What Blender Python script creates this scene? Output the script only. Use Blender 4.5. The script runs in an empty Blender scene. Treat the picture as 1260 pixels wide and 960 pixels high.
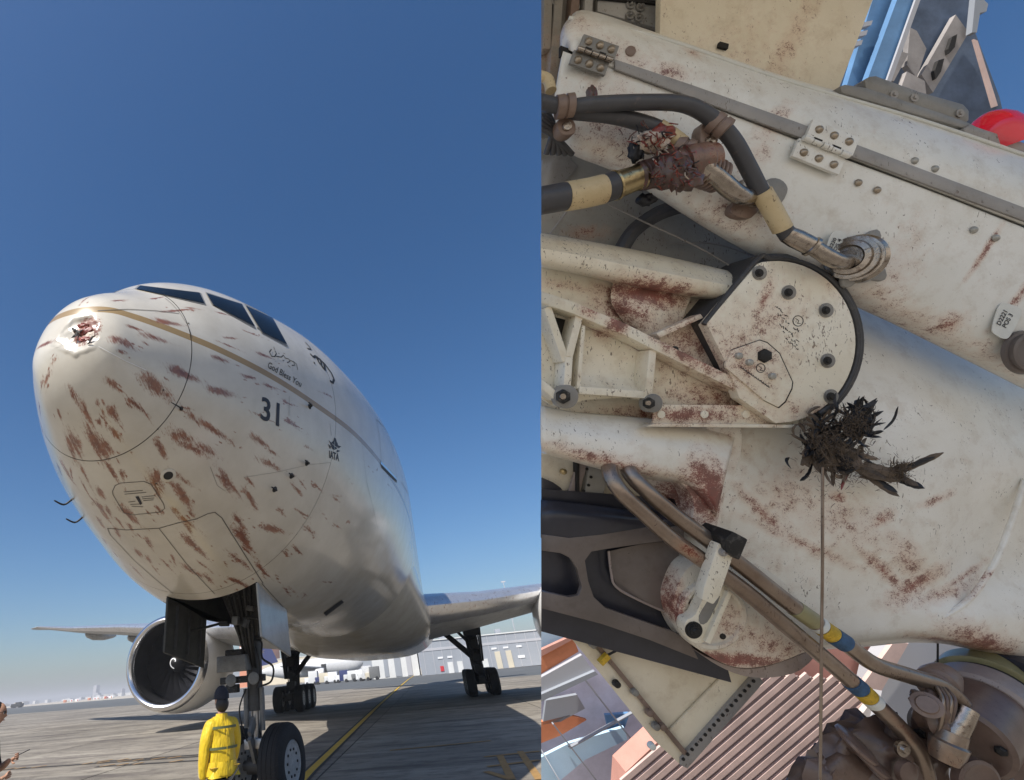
import bpy, bmesh, math, random
import numpy as np
from mathutils import Vector, Matrix
from mathutils.bvhtree import BVHTree
random.seed(7); np.random.seed(7)
C = bpy.context.scene.collection
sc = bpy.context.scene

# ---------------------------------------------------------------- camera, sky, sun, exposure
CAM = Vector((2.9805, -3.6987, 1.6784))
RIGHT = Vector((0.97778, 0.193297, -0.081126)); UP = Vector((0.163437, -0.460568, 0.872448)); FWD = Vector((-0.131278, 0.866322, 0.481926))
FPX, CX, CY = 638.53, 390.73, 480.0
cam = bpy.data.objects.new('camera', bpy.data.cameras.new('camera')); C.objects.link(cam)
cam.matrix_world = Matrix(((RIGHT.x, UP.x, -FWD.x, CAM.x), (RIGHT.y, UP.y, -FWD.y, CAM.y), (RIGHT.z, UP.z, -FWD.z, CAM.z), (0, 0, 0, 1)))
cam.data.sensor_width = 36; cam.data.sensor_fit = 'HORIZONTAL'
cam.data.lens = FPX/1260*36; cam.data.shift_x = (630-CX)/1260
cam.data.clip_start = .02; cam.data.clip_end = 20000
sc.camera = cam
TOSUN = Vector((-.40, -.75, 1.0)).normalized()
W = bpy.data.worlds.new('World'); sc.world = W; W.use_nodes = True
wn = W.node_tree; bg = wn.nodes['Background']
sky = wn.nodes.new('ShaderNodeTexSky'); sky.sky_type = 'NISHITA'; sky.sun_disc = False
sky.sun_elevation = math.asin(TOSUN.z); sky.sun_rotation = math.atan2(TOSUN.x, TOSUN.y)
sky.air_density = 1.0; sky.dust_density = 1.5; sky.ozone_density = 5.0; sky.altitude = 0
hs = wn.nodes.new('ShaderNodeHueSaturation'); hs.inputs['Saturation'].default_value = 1.2; wn.links.new(sky.outputs[0], hs.inputs['Color']); wn.links.new(hs.outputs[0], bg.inputs[0]); bg.inputs[1].default_value = .10
sun = bpy.data.objects.new('sun', bpy.data.lights.new('sun', 'SUN')); C.objects.link(sun)
sun.data.energy = 5.0; sun.data.angle = math.radians(.5); sun.data.color = (1, .96, .90)
sun.rotation_euler = TOSUN.to_track_quat('Z', 'Y').to_euler(); sun.location = (0, -20, 30)
sc.view_settings.view_transform = 'Standard'; sc.view_settings.look = 'None'; sc.view_settings.gamma = 1; sc.view_settings.exposure = .26
sc.cycles.max_bounces = 6

# ---------------------------------------------------------------- materials
def nt(name):
    m = bpy.data.materials.new(name); m.use_nodes = True
    t = m.node_tree; b = t.nodes['Principled BSDF']; return m, t, b
def N(t, kind, **k):
    n = t.nodes.new('ShaderNode'+kind)
    for a, v in k.items():
        if a.startswith('i_'): n.inputs[int(a[2:])].default_value = v
        else: setattr(n, a, v)
    return n
def L(t, a, b): t.links.new(a, b)
def math_(t, op, a, b=None, clamp=False):
    n = N(t, 'Math', operation=op, use_clamp=clamp)
    for i, v in enumerate((a, b)):
        if v is None: continue
        if isinstance(v, (int, float)): n.inputs[i].default_value = v
        else: L(t, v, n.inputs[i])
    return n.outputs[0]
def ramp(t, fac, lo, hi):
    n = N(t, 'MapRange', clamp=True); n.inputs[1].default_value = lo; n.inputs[2].default_value = hi
    L(t, fac, n.inputs[0]); return n.outputs[0]
def mix(t, fac, a, b):
    n = N(t, 'Mix', data_type='RGBA')
    if isinstance(fac, (int, float)): n.inputs[0].default_value = fac
    else: L(t, fac, n.inputs[0])
    for s, v in ((6, a), (7, b)):
        if isinstance(v, (tuple, list)): n.inputs[s].default_value = (*v[:3], 1)
        else: L(t, v, n.inputs[s])
    return n.outputs[2]
def noise(t, scale, detail=4, rough=.6, vec=None, stretch=None, coord='Object'):
    if vec is None:
        vec = N(t, 'TexCoord').outputs[coord]
    if stretch:
        mp = N(t, 'Mapping'); mp.inputs['Scale'].default_value = stretch; L(t, vec, mp.inputs[0]); vec = mp.outputs[0]
    n = N(t, 'TexNoise'); n.inputs['Scale'].default_value = scale; n.inputs['Detail'].default_value = detail; n.inputs['Roughness'].default_value = rough
    L(t, vec, n.inputs['Vector']); return n.outputs['Fac']
def bump(t, b, h, strength=.2, dist=.01):
    n = N(t, 'Bump'); n.inputs['Strength'].default_value = strength; n.inputs['Distance'].default_value = dist
    L(t, h, n.inputs['Height']); L(t, n.outputs[0], b.inputs['Normal'])
def simple(name, col, rough=.5, metal=0, var=.25, scale=8, bmp=.1, dirt=None, stretch=None, coat=0):
    m, t, b = nt(name)
    n1 = noise(t, scale, 5, .65, stretch=stretch)
    c = mix(t, ramp(t, n1, .3, .7), tuple(x*(1-var) for x in col), tuple(min(1, x*(1+var*.6)) for x in col))
    if dirt:
        n2 = noise(t, scale*3.3, 6, .7)
        c = mix(t, ramp(t, n2, .56, .72), c, dirt)
    L(t, c, b.inputs['Base Color']); b.inputs['Roughness'].default_value = rough; b.inputs['Metallic'].default_value = metal
    b.inputs['Coat Weight'].default_value = coat
    if bmp: bump(t, b, n1, bmp, .02)
    return m
MAT = {}
MAT['metal'] = simple('brushed_metal', (.45, .44, .43), .35, .9, .2, 30, .05)
MAT['lip'] = simple('polished_lip', (.75, .75, .76), .22, 1, .08, 3, .02)
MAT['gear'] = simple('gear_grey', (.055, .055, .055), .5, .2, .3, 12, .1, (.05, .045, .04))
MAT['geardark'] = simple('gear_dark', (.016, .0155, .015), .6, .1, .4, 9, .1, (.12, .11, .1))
MAT['gearlight'] = simple('gear_light', (.17, .17, .165), .45, .1, .25, 10, .1, (.12, .10, .08))
MAT['tyre'] = simple('tyre_rubber', (.013, .013, .014), .8, 0, .3, 14, .15, (.05, .045, .04))
MAT['black'] = simple('matt_black', (.012, .012, .013), .6, 0, .3, 9, .05)
MAT['blackprint'] = simple('black_print', (.02, .02, .03), .5, 0, .1, 9, 0)
MAT['seam'] = simple('seam_dark', (.10, .09, .08), .6, 0, .2, 20, 0)
MAT['seamlight'] = simple('seam_light', (.72, .70, .66), .5, 0, .1, 20, 0)
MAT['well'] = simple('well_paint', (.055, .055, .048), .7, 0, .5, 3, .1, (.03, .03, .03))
MAT['wingw'] = simple('wing_paint', (.62, .62, .61), .35, 0, .12, 1.5, .02, (.30, .22, .18), coat=.2)
MAT['winggrey'] = simple('wing_grey', (.42, .43, .43), .4, 0, .2, 2.0, .02, (.13, .08, .06))
MAT['winglead'] = simple('wing_leading_edge', (.8, .8, .81), .28, .8, .15, 2, .03, (.35, .22, .18))
MAT['nacelle'] = simple('nacelle_paint', (.78, .77, .74), .28, 0, .08, 1.0, .01, None, coat=.4)
MAT['blade'] = simple('fan_blade', (.035, .035, .04), .4, .7, .2, 2, .02)
MAT['duct'] = simple('duct_liner', (.018, .018, .02), .5, .2, .2, 3, .02)
MAT['white'] = simple('white_paint', (.8, .8, .8), .4, 0, .06, 4, 0)
MAT['bwhite'] = simple('building_white', (.66, .66, .64), .7, 0, .1, .3, 0)
MAT['bgrey'] = simple('building_grey', (.30, .32, .35), .7, 0, .08, .2, 0)
MAT['bbeige'] = simple('building_beige', (.58, .52, .40), .8, 0, .1, .2, 0)
MAT['borange'] = simple('building_orange', (.55, .22, .12), .8, 0, .1, .2, 0)
MAT['bblue'] = simple('navy_paint', (.02, .03, .12), .5, 0, .1, 2, 0)
MAT['gold'] = simple('gold_paint', (.50, .33, .10), .4, .1, .1, 4, 0)
MAT['red'] = simple('red_paint', (.55, .03, .04), .5, 0, .1, 4, 0)
MAT['farhaze'] = simple('distant_concrete', (.44, .44, .46), .9, 0, .1, .05, 0)
MAT['skin'] = simple('skin', (.42, .23, .15), .55, 0, .12, 20, .03)
MAT['hair'] = simple('hair', (.012, .010, .009), .5, 0, .4, 60, .3)
MAT['cap'] = simple('navy_cloth', (.010, .012, .022), .8, 0, .3, 30, .2)
MAT['trousers'] = simple('dark_trousers', (.012, .013, .016), .85, 0, .3, 30, .2)
MAT['greystripe'] = simple('grey_tape', (.10, .12, .05), .5, 0, .2, 20, 0)
MAT['asphaltm'] = None

def mat_glass():
    m, t, b = nt('cockpit_glass')
    n1 = noise(t, 3, 3)
    L(t, mix(t, n1, (.004, .006, .008), (.008, .013, .017)), b.inputs['Base Color'])
    b.inputs['Roughness'].default_value = .12; b.inputs['Specular IOR Level'].default_value = .18
    return m
MAT['glass'] = mat_glass()

def mat_yellow():
    m, t, b = nt('yellow_jacket_cloth')
    n1 = noise(t, 7, 5, .6); n2 = noise(t, 60, 2)
    L(t, mix(t, ramp(t, n1, .3, .7), (.56, .37, .004), (.74, .52, .008)), b.inputs['Base Color'])
    b.inputs['Roughness'].default_value = .55; b.inputs['Sheen Weight'].default_value = .2
    mp = noise(t, 9, 3, .5, stretch=(1, 1, .35)); bump(t, b, mp, .9, .06)
    return m
MAT['yellow'] = mat_yellow()

ZS = 5.129   # height of the gold cheat line
def mat_fuselage(name, blood=True):
    m, t, b = nt(name)
    co = N(t, 'TexCoord').outputs['Object']
    sep = N(t, 'SeparateXYZ'); L(t, co, sep.inputs[0])
    n1 = noise(t, 1.3, 6, .65, co); n2 = noise(t, 9, 5, .7, co, (1, .35, 1))
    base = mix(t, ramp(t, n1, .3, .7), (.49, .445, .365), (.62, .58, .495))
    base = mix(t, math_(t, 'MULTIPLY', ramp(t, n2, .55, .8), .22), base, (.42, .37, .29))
    # cheat line
    dz = math_(t, 'ABSOLUTE', math_(t, 'SUBTRACT', sep.outputs[2], ZS))
    st = math_(t, 'LESS_THAN', dz, .047)
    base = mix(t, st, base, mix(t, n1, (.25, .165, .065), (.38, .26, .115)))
    if blood:
        at = N(t, 'Attribute', attribute_name='blood').outputs['Fac']
        fl = N(t, 'Attribute', attribute_name='flow').outputs['Vector']
        ns = noise(t, 1.0, 5, .75, fl, (38, 3.6, 1)); nf = noise(t, 1.0, 5, .75, fl, (95, 26, 1)); nw = noise(t, 11, 3, .6, co)
        k = math_(t, 'ADD', math_(t, 'MULTIPLY', math_(t, 'SUBTRACT', ns, .5), 2.1), math_(t, 'MULTIPLY', math_(t, 'SUBTRACT', nf, .52), 2.3))
        k = math_(t, 'ADD', k, math_(t, 'MULTIPLY', math_(t, 'SUBTRACT', nw, .52), 1.2))
        v = math_(t, 'ADD', at, k)
        on = ramp(t, at, .04, .16)
        f = math_(t, 'MULTIPLY', ramp(t, v, .26, .8), on)
        halo = math_(t, 'MULTIPLY', ramp(t, math_(t, 'ADD', at, math_(t, 'MULTIPLY', math_(t, 'SUBTRACT', ns, .5), 1.2)), .25, .9), .38)
        base = mix(t, halo, base, (.44, .27, .17))
        bc = mix(t, ramp(t, nw, .38, .66), (.125, .032, .018), (.24, .085, .042))
        bc = mix(t, ramp(t, ns, .62, .8), bc, (.07, .028, .018))
        base = mix(t, math_(t, 'MULTIPLY', f, .92), base, bc)
    L(t, base, b.inputs['Base Color'])
    b.inputs['Roughness'].default_value = .26; b.inputs['Coat Weight'].default_value = .5; b.inputs['Coat Roughness'].default_value = .12
    nb = noise(t, .9, 2, .4, co); bump(t, b, nb, .12, .06)
    return m
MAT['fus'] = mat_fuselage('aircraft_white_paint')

def mat_concrete():
    m, t, b = nt('apron_concrete')
    g = N(t, 'NewGeometry').outputs['Position']
    oi = N(t, 'ObjectInfo').outputs['Random']
    n1 = noise(t, .35, 6, .7, g, (.35, 1, 1)); n2 = noise(t, 2.2, 6, .75, g, (.5, 1, 1)); n3 = noise(t, 40, 3, .6, g)
    c = mix(t, ramp(t, n1, .38, .62), (.165, .138, .104), (.33, .29, .23))
    c = mix(t, math_(t, 'MULTIPLY', ramp(t, n2, .48, .62), .7), c, (.075, .058, .046))
    c = mix(t, math_(t, 'MULTIPLY', ramp(t, noise(t, .55, 5, .7, g, (.22, 1.6, 1)), .54, .64), .8), c, (.07, .052, .042))
    c = mix(t, math_(t, 'MULTIPLY', n3, .3), c, (.26, .245, .215))
    hv = N(t, 'HueSaturation'); L(t, c, hv.inputs['Color'])
    L(t, math_(t, 'ADD', math_(t, 'MULTIPLY', oi, .26), .86), hv.inputs['Value'])
    L(t, hv.outputs[0], b.inputs['Base Color']); b.inputs['Roughness'].default_value = .85
    bump(t, b, n3, .25, .01)
    return m
MAT['concrete'] = mat_concrete()
def mat_ground(name, c1, c2, s=.2):
    m, t, b = nt(name)
    g = N(t, 'NewGeometry').outputs['Position']
    n1 = noise(t, s, 6, .7, g); n2 = noise(t, s*8, 4, .7, g)
    c = mix(t, ramp(t, n1, .3, .7), c1, c2); c = mix(t, math_(t, 'MULTIPLY', n2, .25), c, tuple(x*.6 for x in c1))
    L(t, c, b.inputs['Base Color']); b.inputs['Roughness'].default_value = .9
    return m
MAT['sand'] = mat_ground('sand', (.46, .40, .31), (.56, .50, .41), .01)
MAT['asphalt'] = mat_ground('asphalt', (.085, .09, .09), (.12, .125, .125), .15)
MAT['yline'] = mat_ground('yellow_line_paint', (.55, .33, .03), (.70, .46, .06), 3)
MAT['oline'] = mat_ground('orange_line_paint', (.30, .17, .06), (.46, .27, .09), 4)
MAT['bline'] = mat_ground('black_line_paint', (.03, .028, .026), (.07, .062, .055), 4)

# ---------------------------------------------------------------- mesh helpers
class MB:
    def __init__(s): s.v = []; s.f = []
    def add(s, vs, fs):
        o = len(s.v); s.v += [tuple(v) for v in vs]; s.f += [tuple(i+o for i in f) for f in fs]; return s
    def box(s, c, d, R=None, taper=1):
        c = Vector(c); h = [x/2 for x in d]; vs = []
        for z in (-1, 1):
            k = taper if z > 0 else 1
            for x, y in ((-1, -1), (1, -1), (1, 1), (-1, 1)):
                p = Vector((x*h[0]*k, y*h[1]*k, z*h[2])); vs.append((R @ p if R else p)+c)
        return s.add(vs, [(3, 2, 1, 0), (4, 5, 6, 7), (0, 1, 5, 4), (1, 2, 6, 5), (2, 3, 7, 6), (3, 0, 4, 7)])
    def beam(s, a, b, w, h, up=(0, 0, 1)):
        a, b = Vector(a), Vector(b); d = b-a; l = d.length; z = d/l; x = Vector(up).cross(z)
        if x.length < 1e-4: x = Vector((1, 0, 0)).cross(z)
        x.normalize(); y = z.cross(x); R = Matrix((x, y, z)).transposed()
        return s.box((a+b)/2, (w, h, l), R)
    def lathe(s, o, ax, prof, n=20, caps=True, ref=None):
        o, ax = Vector(o), Vector(ax).normalized(); r = Vector(ref) if ref else (Vector((0, 0, 1)) if abs(ax.z) < .9 else Vector((1, 0, 0)))
        x = r.cross(ax).normalized(); y = ax.cross(x); vs = []
        for d, r_ in prof:
            for i in range(n):
                a = 2*math.pi*i/n; vs.append(o+ax*d+x*(r_*math.cos(a))+y*(r_*math.sin(a)))
        fs = []
        for k in range(len(prof)-1):
            for i in range(n):
                j = (i+1) % n; fs.append((k*n+i, k*n+j, (k+1)*n+j, (k+1)*n+i))
        if caps: fs.append(tuple(range(n))[::-1]); fs.append(tuple(range((len(prof)-1)*n, len(prof)*n)))
        return s.add(vs, fs)
    def cyl(s, a, b, r, r2=None, n=14):
        a, b = Vector(a), Vector(b); l = (b-a).length
        return s.lathe(a, b-a, [(0, r), (l, r2 if r2 is not None else r)], n)
    def sphere(s, c, r, n=12, sc_=(1, 1, 1)):
        vs = []; fs = []; c = Vector(c); m = n//2+1
        for k in range(m+1):
            p = math.pi*k/m
            for i in range(n):
                a = 2*math.pi*i/n; vs.append(c+Vector((r*sc_[0]*math.sin(p)*math.cos(a), r*sc_[1]*math.sin(p)*math.sin(a), r*sc_[2]*math.cos(p))))
        for k in range(m):
            for i in range(n): fs.append((k*n+i, (k+1)*n+i, (k+1)*n+(i+1) % n, k*n+(i+1) % n))
        return s.add(vs, fs)
    def tube(s, pts, r, n=10, sub=4, caps=True):
        pts = [Vector(p) for p in pts]; rr = r if isinstance(r, (list, tuple)) else [r]*len(pts)
        P = []; Rr = []
        for i in range(len(pts)-1):
            p0 = pts[max(i-1, 0)]; p1 = pts[i]; p2 = pts[i+1]; p3 = pts[min(i+2, len(pts)-1)]
            for k in range(sub):
                t = k/sub; P.append(.5*((2*p1)+(p2-p0)*t+(2*p0-5*p1+4*p2-p3)*t*t+(3*p1-p0-3*p2+p3)*t**3)); Rr.append(rr[i]+(rr[i+1]-rr[i])*t)
        P.append(pts[-1]); Rr.append(rr[-1])
        x = None; vs = []; fs = []
        for i, p in enumerate(P):
            d = (P[min(i+1, len(P)-1)]-P[max(i-1, 0)]).normalized()
            if x is None: x = (Vector((0, 0, 1)) if abs(d.z) < .9 else Vector((1, 0, 0))).cross(d).normalized()
            else: x = (x-d*x.dot(d)).normalized()
            y = d.cross(x)
            for k in range(n):
                a = 2*math.pi*k/n; vs.append(p+x*(Rr[i]*math.cos(a))+y*(Rr[i]*math.sin(a)))
        for i in range(len(P)-1):
            for k in range(n): fs.append((i*n+k, i*n+(k+1) % n, (i+1)*n+(k+1) % n, (i+1)*n+k))
        if caps: fs.append(tuple(range(n))[::-1]); fs.append(tuple(range((len(P)-1)*n, len(P)*n)))
        return s.add(vs, fs)
    def grid(s, P):   # P[i][j] points
        a = len(P); b = len(P[0])
        return s.add([p for r in P for p in r], [(i*b+j, i*b+j+1, (i+1)*b+j+1, (i+1)*b+j) for i in range(a-1) for j in range(b-1)])
    def build(s, name, mat, parent=None, smooth=True, ang=35, bevel=0, loc=None, recalc=True):
        me = bpy.data.meshes.new(name); me.from_pydata(s.v, [], s.f)
        if recalc or bevel:
            bm = bmesh.new(); bm.from_mesh(me); bmesh.ops.recalc_face_normals(bm, faces=bm.faces)
            if bevel:
                es = [e for e in bm.edges if len(e.link_faces) == 2 and e.calc_face_angle(0) > .5]
                try: bmesh.ops.bevel(bm, geom=es, offset=bevel, segments=2, affect='EDGES', profile=.6, clamp_overlap=True)
                except Exception: pass
            bm.to_mesh(me); bm.free()
        if smooth:
            me.polygons.foreach_set('use_smooth', [True]*len(me.polygons)); me.set_sharp_from_angle(angle=math.radians(ang))
        m = MAT[mat] if isinstance(mat, str) else mat
        me.materials.append(m)
        o = bpy.data.objects.new(name, me); C.objects.link(o)
        if parent is not None: o.parent = parent
        if loc: o.location = loc
        return o
def tag(o, label, cat, group=None):
    o['label'] = label; o['category'] = cat
    if group: o['group'] = group
    return o
def thing(name, label, cat, loc=(0, 0, 0), rotz=0, group=None):
    o = bpy.data.objects.new(name, None); C.objects.link(o); o.empty_display_size = .2
    o.location = loc; o.rotation_euler = (0, 0, rotz); return tag(o, label, cat, group)
def struct(o, kind='structure'): o['kind'] = kind; return o
def dup(root, parent=None):
    r = root.copy(); C.objects.link(r)
    if parent is not None: r.parent = parent
    for ch in list(root.children): dup(ch, r)
    return r

def px_ground(x, y, z=0):
    d = RIGHT*((x-CX)/FPX)+UP*((CY-y)/FPX)+FWD
    return CAM+d*((z-CAM.z)/d.z)

# ---------------------------------------------------------------- ground
def sheet(name, pts, z, mat):
    return MB().add([(p[0], p[1], z) for p in pts], [tuple(range(len(pts)))]).build(name, mat, None, smooth=False)
struct(sheet('ground', [(-3400, -600), (3400, -600), (3400, 3400), (-3400, 3400)], -.14, 'sand'))
# asphalt taxiway beyond the concrete
struct(sheet('taxiway', [(-300, 217), (-90.3, 112.5), (14, 60), (300, -83), (300, 60)]+[px_ground(*q).xy for q in ((800, 811), (664, 819), (500, 831.5), (340, 843), (180, 857.3), (60, 867), (-40, 875.5))], -.018, 'asphalt'))
# concrete apron laid in slabs over a bed
struct(sheet('apron_bed', [(-260, -6.9), (60, -6.9), (200, -6.9), (14, 60.1), (-90, 112.1), (-260, 197)], -.012, 'bline'))  # stops behind the camera; bare sand added there bounces light onto the gear
apron = bpy.data.objects.new('apron', None); C.objects.link(apron); struct(apron)
SL = 6.1
sm = MB(); sm.box((0, 0, -.004), (SL-.035, SL-.035, .010))
slab0 = None; cnt = 0; spots = []
for i in range(-17, 8):
    for j in range(-2, 22):
        x = .5+i*SL+SL/2; y = 2.2+j*SL
        if y > 67-.5*x-2.9: continue
        p = Vector((x, y, 0))-CAM; dz = p.dot(FWD)
        if dz < 1: continue
        sx = CX+FPX*p.dot(RIGHT)/dz; sy = CY-FPX*p.dot(UP)/dz
        if -160 < sx < 830 and sy < 1500: spots.append((dz, x, y))
spots.sort(); rest = spots[298:]
for dz, x, y in spots[:298]:
    if slab0 is None: o = slab0 = sm.build('concrete_slab', 'concrete', apron, smooth=False)
    else: o = slab0.copy(); C.objects.link(o)
    o.location = (x, y, random.uniform(-.0015, .0015))
mb = MB()
for dz, x, y in rest: mb.box((x, y, -.004), (SL-.035, SL-.035, .010))
# near and side fill outside the picture, and the wedge along the taxiway
for i in range(-17, 8):
    x = .5+i*SL+SL/2
    for j in range(-1, 22):
        y = 2.2+j*SL
        if y > 67-.5*x-2.9 or any(abs(a[1]-x) < .1 and abs(a[2]-y) < .1 for a in spots): continue
        mb.box((x, y, -.004), (SL-.035, SL-.035, .010))
struct(mb.build('outlying_slabs', 'concrete', apron, smooth=False), 'stuff')
struct(sheet('apron_edge', [(-260, 192), (-260, 60), (-103.3, 60), (-103.3, 111), (-90, 105.5), (14, 53.7), (49, 36), (49, -6.9), (200, -6.9), (14, 60), (-90, 112)], -.0085, 'concrete'))

def ribbon(name, pts, w, z, mat, parent=None):
    P = [Vector((p[0], p[1], 0)) for p in pts]; a = []; b = []
    for i, p in enumerate(P):
        d = (P[min(i+1, len(P)-1)]-P[max(i-1, 0)]).normalized(); n = Vector((-d.y, d.x, 0))*w/2
        a.append(p+n+Vector((0, 0, z))); b.append(p-n+Vector((0, 0, z)))
    return MB().grid([a, b]).build(name, mat, parent, smooth=False)
cl = [(.62, -2), (.42, 4), (.17, 9), (-.35, 30), (-.95, 60), (-1.6, 100), (-2.1, 161)]
struct(ribbon('yellow_centre_line', cl, .17, .010, 'yline'))
for s in (-1, 1): struct(ribbon('line_border', [(x+s*.125, y) for x, y in cl], .07, .0095, 'bline'))
# stand hatching on the left: dark bands edged in yellow with slanted dashes
for (a, b) in (((-2, 948), (245, 931)), ((118, 944), (245, 936)), ((118, 938), (245, 929))):
    g0 = px_ground(*a); g1 = px_ground(*b); d = (g1-g0); n = int(d.length/.55)
    struct(ribbon('hatch_band', [g0.xy, g1.xy], .20, .0092, 'bline'))
    u = d.normalized(); w = Vector((-u.y, u.x, 0))
    for k in range(n):
        if random.random() < .25: continue
        p = g0+u*(.55*k+random.uniform(0, .15)); q = p+u*random.uniform(.12, .3)+w*.30
        struct(ribbon('hatch_dash', [(p-w*.02).xy, q.xy], .09, .0100, 'oline'))
for (a, b) in (((596, 932), (664, 925)), ((600, 944), (664, 936)), ((598, 950), (630, 960)), ((640, 925), (664, 960)), ((615, 930), (630, 960)), ((480, 924), (604, 912))):
    g0 = px_ground(*a); g1 = px_ground(*b)
    struct(ribbon('orange_hatch', [g0.xy, ((g0+g1)/2).xy, g1.xy], .13, .0105+.0004*random.random(), 'oline'))
MAT['rimgrey'] = simple('wheel_rim_paint', (.38, .38, .37), .45, .1, .25, 10, .1, (.08, .07, .06))
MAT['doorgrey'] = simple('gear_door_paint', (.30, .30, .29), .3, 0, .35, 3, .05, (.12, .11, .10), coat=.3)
# ---------------------------------------------------------------- the airliner
air = thing('airliner', 'white wide-body airliner with gold stripe and rust-red bird strike streaks over its nose', 'aircraft', (0, 6, 0))
def aparent(o):   # children keep aircraft coordinates
    o.parent = air; o.location = (o.location.x, o.location.y-6, o.location.z); return o
FY = np.array([0, .1, .3, .7, 1.2, 2, 3, 4, 5, 6.5, 8.5, 11.])
FW = np.array([0, .415, .585, .855, 1.161, 1.566, 1.96, 2.306, 2.543, 2.795, 3.006, 3.1])
FT = np.array([-1.11, -.572, -.329, .025, .56, 1.119, 1.564, 1.913, 2.11, 2.417, 2.806, 3.1])
FB = np.array([-1.11, -1.465, -1.732, -2.014, -2.269, -2.587, -2.912, -3.179, -3.297, -3.286, -3.201, -3.1])
FM = np.array([-1.2, -1.15, -1.1, -1.0, -.9, -.75, -.55, -.38, -.25, -.1, 0, 0]); ZC = 5.879
FS = np.sqrt(FY)
def fint(x, v):
    n = len(FS); s = np.sqrt(np.minimum(x, 11)); i = np.clip(np.searchsorted(FS, s, side='right')-1, 0, n-2)
    h = np.diff(FS); d = np.diff(v)/h; m = np.zeros(n)
    m[1:-1] = (d[:-1]*h[1:]+d[1:]*h[:-1])/(h[:-1]+h[1:]); m[0] = 2*d[0]-m[1]
    t = (s-FS[i])/h[i]; H = h[i]
    return (2*t**3-3*t**2+1)*v[i]+(t**3-2*t*t+t)*H*m[i]+(-2*t**3+3*t*t)*v[i+1]+(t**3-t*t)*H*m[i+1]
def fus_pts(ys, nth, shrink=0):
    w, tt, b, m = [fint(ys, a) for a in (FW, FT, FB, FM)]
    k = np.clip((ys-44)/19, 0, 1); w = w*(1-k**1.6*.93); b = b+(k**1.4)*4.7; tt = tt-(k**2)*.9; m = m+k*2
    th = np.linspace(0, 2*np.pi, nth, endpoint=False)+np.pi/2
    c, s = np.cos(th)[None], np.sin(th)[None]
    w = w-shrink; X = w[:, None]*c; Z = np.where(s > 0, m[:, None]+(tt-shrink-m)[:, None]*s, m[:, None]+(m-b-shrink)[:, None]*s)+ZC
    return np.stack([X, np.broadcast_to(ys[:, None], X.shape), Z], -1)
def grid_mesh(P, name, mat, closed=True):
    a, b = P.shape[:2]; co = P.reshape(-1, 3).copy(); co[:, 1] -= 6
    i, j = np.meshgrid(np.arange(a-1), np.arange(b), indexing='ij'); j2 = (j+1) % b
    q = np.stack([i*b+j, (i+1)*b+j, (i+1)*b+j2, i*b+j2], -1).reshape(-1, 4)
    me = bpy.data.meshes.new(name); me.vertices.add(len(co)); me.vertices.foreach_set('co', co.ravel().astype('f'))
    me.loops.add(q.size); me.loops.foreach_set('vertex_index', q.ravel().astype('i'))
    me.polygons.add(len(q)); me.polygons.foreach_set('loop_start', (np.arange(len(q))*4).astype('i'))
    me.polygons.foreach_set('use_smooth', np.ones(len(q), bool)); me.update(calc_edges=True)
    me.materials.append(MAT[mat]); o = bpy.data.objects.new(name, me); C.objects.link(o); o.parent = air
    return o
YR = .816; YJ = 3.505
Pr = fus_pts(np.concatenate([[1e-5], np.linspace(.03, np.sqrt(YR), 110)**2]), 800)
Pn = fus_pts(np.concatenate([np.linspace(YR+.009, YJ-.004, 125)]), 800)
Pf = fus_pts(np.concatenate([np.linspace(YJ+.003, 9, 175), np.linspace(9.4, 62.8, 70)]), 560)

# coarse surface for finding points on the skin
bvv = fus_pts(np.concatenate([np.linspace(1e-3, np.sqrt(11), 150)**2, np.linspace(11.5, 44, 40)]), 360)
a_, b_ = bvv.shape[:2]
bv = BVHTree.FromPolygons([Vector(p) for p in bvv.reshape(-1, 3)], [(i*b_+j, (i+1)*b_+j, (i+1)*b_+(j+1) % b_, i*b_+(j+1) % b_) for i in range(a_-1) for j in range(b_)])
def skin(px, py):
    d = (RIGHT*((px-CX)/FPX)+UP*((CY-py)/FPX)+FWD).normalized()
    h = bv.ray_cast(CAM, d)
    if h[0] is None:
        q = CAM+d*6; h = bv.find_nearest(q)
        for _ in range(6): q = CAM+d*(h[0]-CAM).dot(d); h = bv.find_nearest(q)
    n = h[1] if h[1].dot(h[0]-Vector((0, h[0].y+.5, ZC-.5))) > 0 else -h[1]
    return h[0], n
# --- dented radome tip
dc, dn = skin(95, 412)
def dent(P):
    c = np.array(dc); nrm = np.array(dn); rel = P-c
    up = np.array([0, 0, 1.])-nrm*nrm[2]; up /= np.linalg.norm(up); sd = np.cross(up, nrm)
    u = rel@sd; v = rel@up; r = np.hypot(u/.24, v/.245)
    ang = np.arctan2(v, u)
    r = r*(1+.09*np.sin(3*ang+1)+.05*np.sin(5*ang+.5)+.035*np.sin(9*ang)+.02*np.sin(14*ang+2))
    k = np.clip((1-r)/.24, 0, 1); k = k*k*(3-2*k)
    plane = (rel@nrm)
    crease = .026*np.abs(np.sin(u*13+v*7+.8*np.sin(v*15)))+.010*np.abs(np.sin(v*23-u*9+.5))
    tgt = -.006-.075*np.clip(v+.20, 0, 1)*.62-.8*crease*(.3+.7*np.clip(1-r, 0, 1))
    dd = (tgt-plane)*k
    dd = np.where((r < 1) & (plane > -.4), dd, 0)
    return P+nrm*dd[..., None], np.where(plane > -.4, np.clip(1.15-r, 0, 1), 0), u, v
Pr2, dk, du_, dv_ = dent(Pr)
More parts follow.
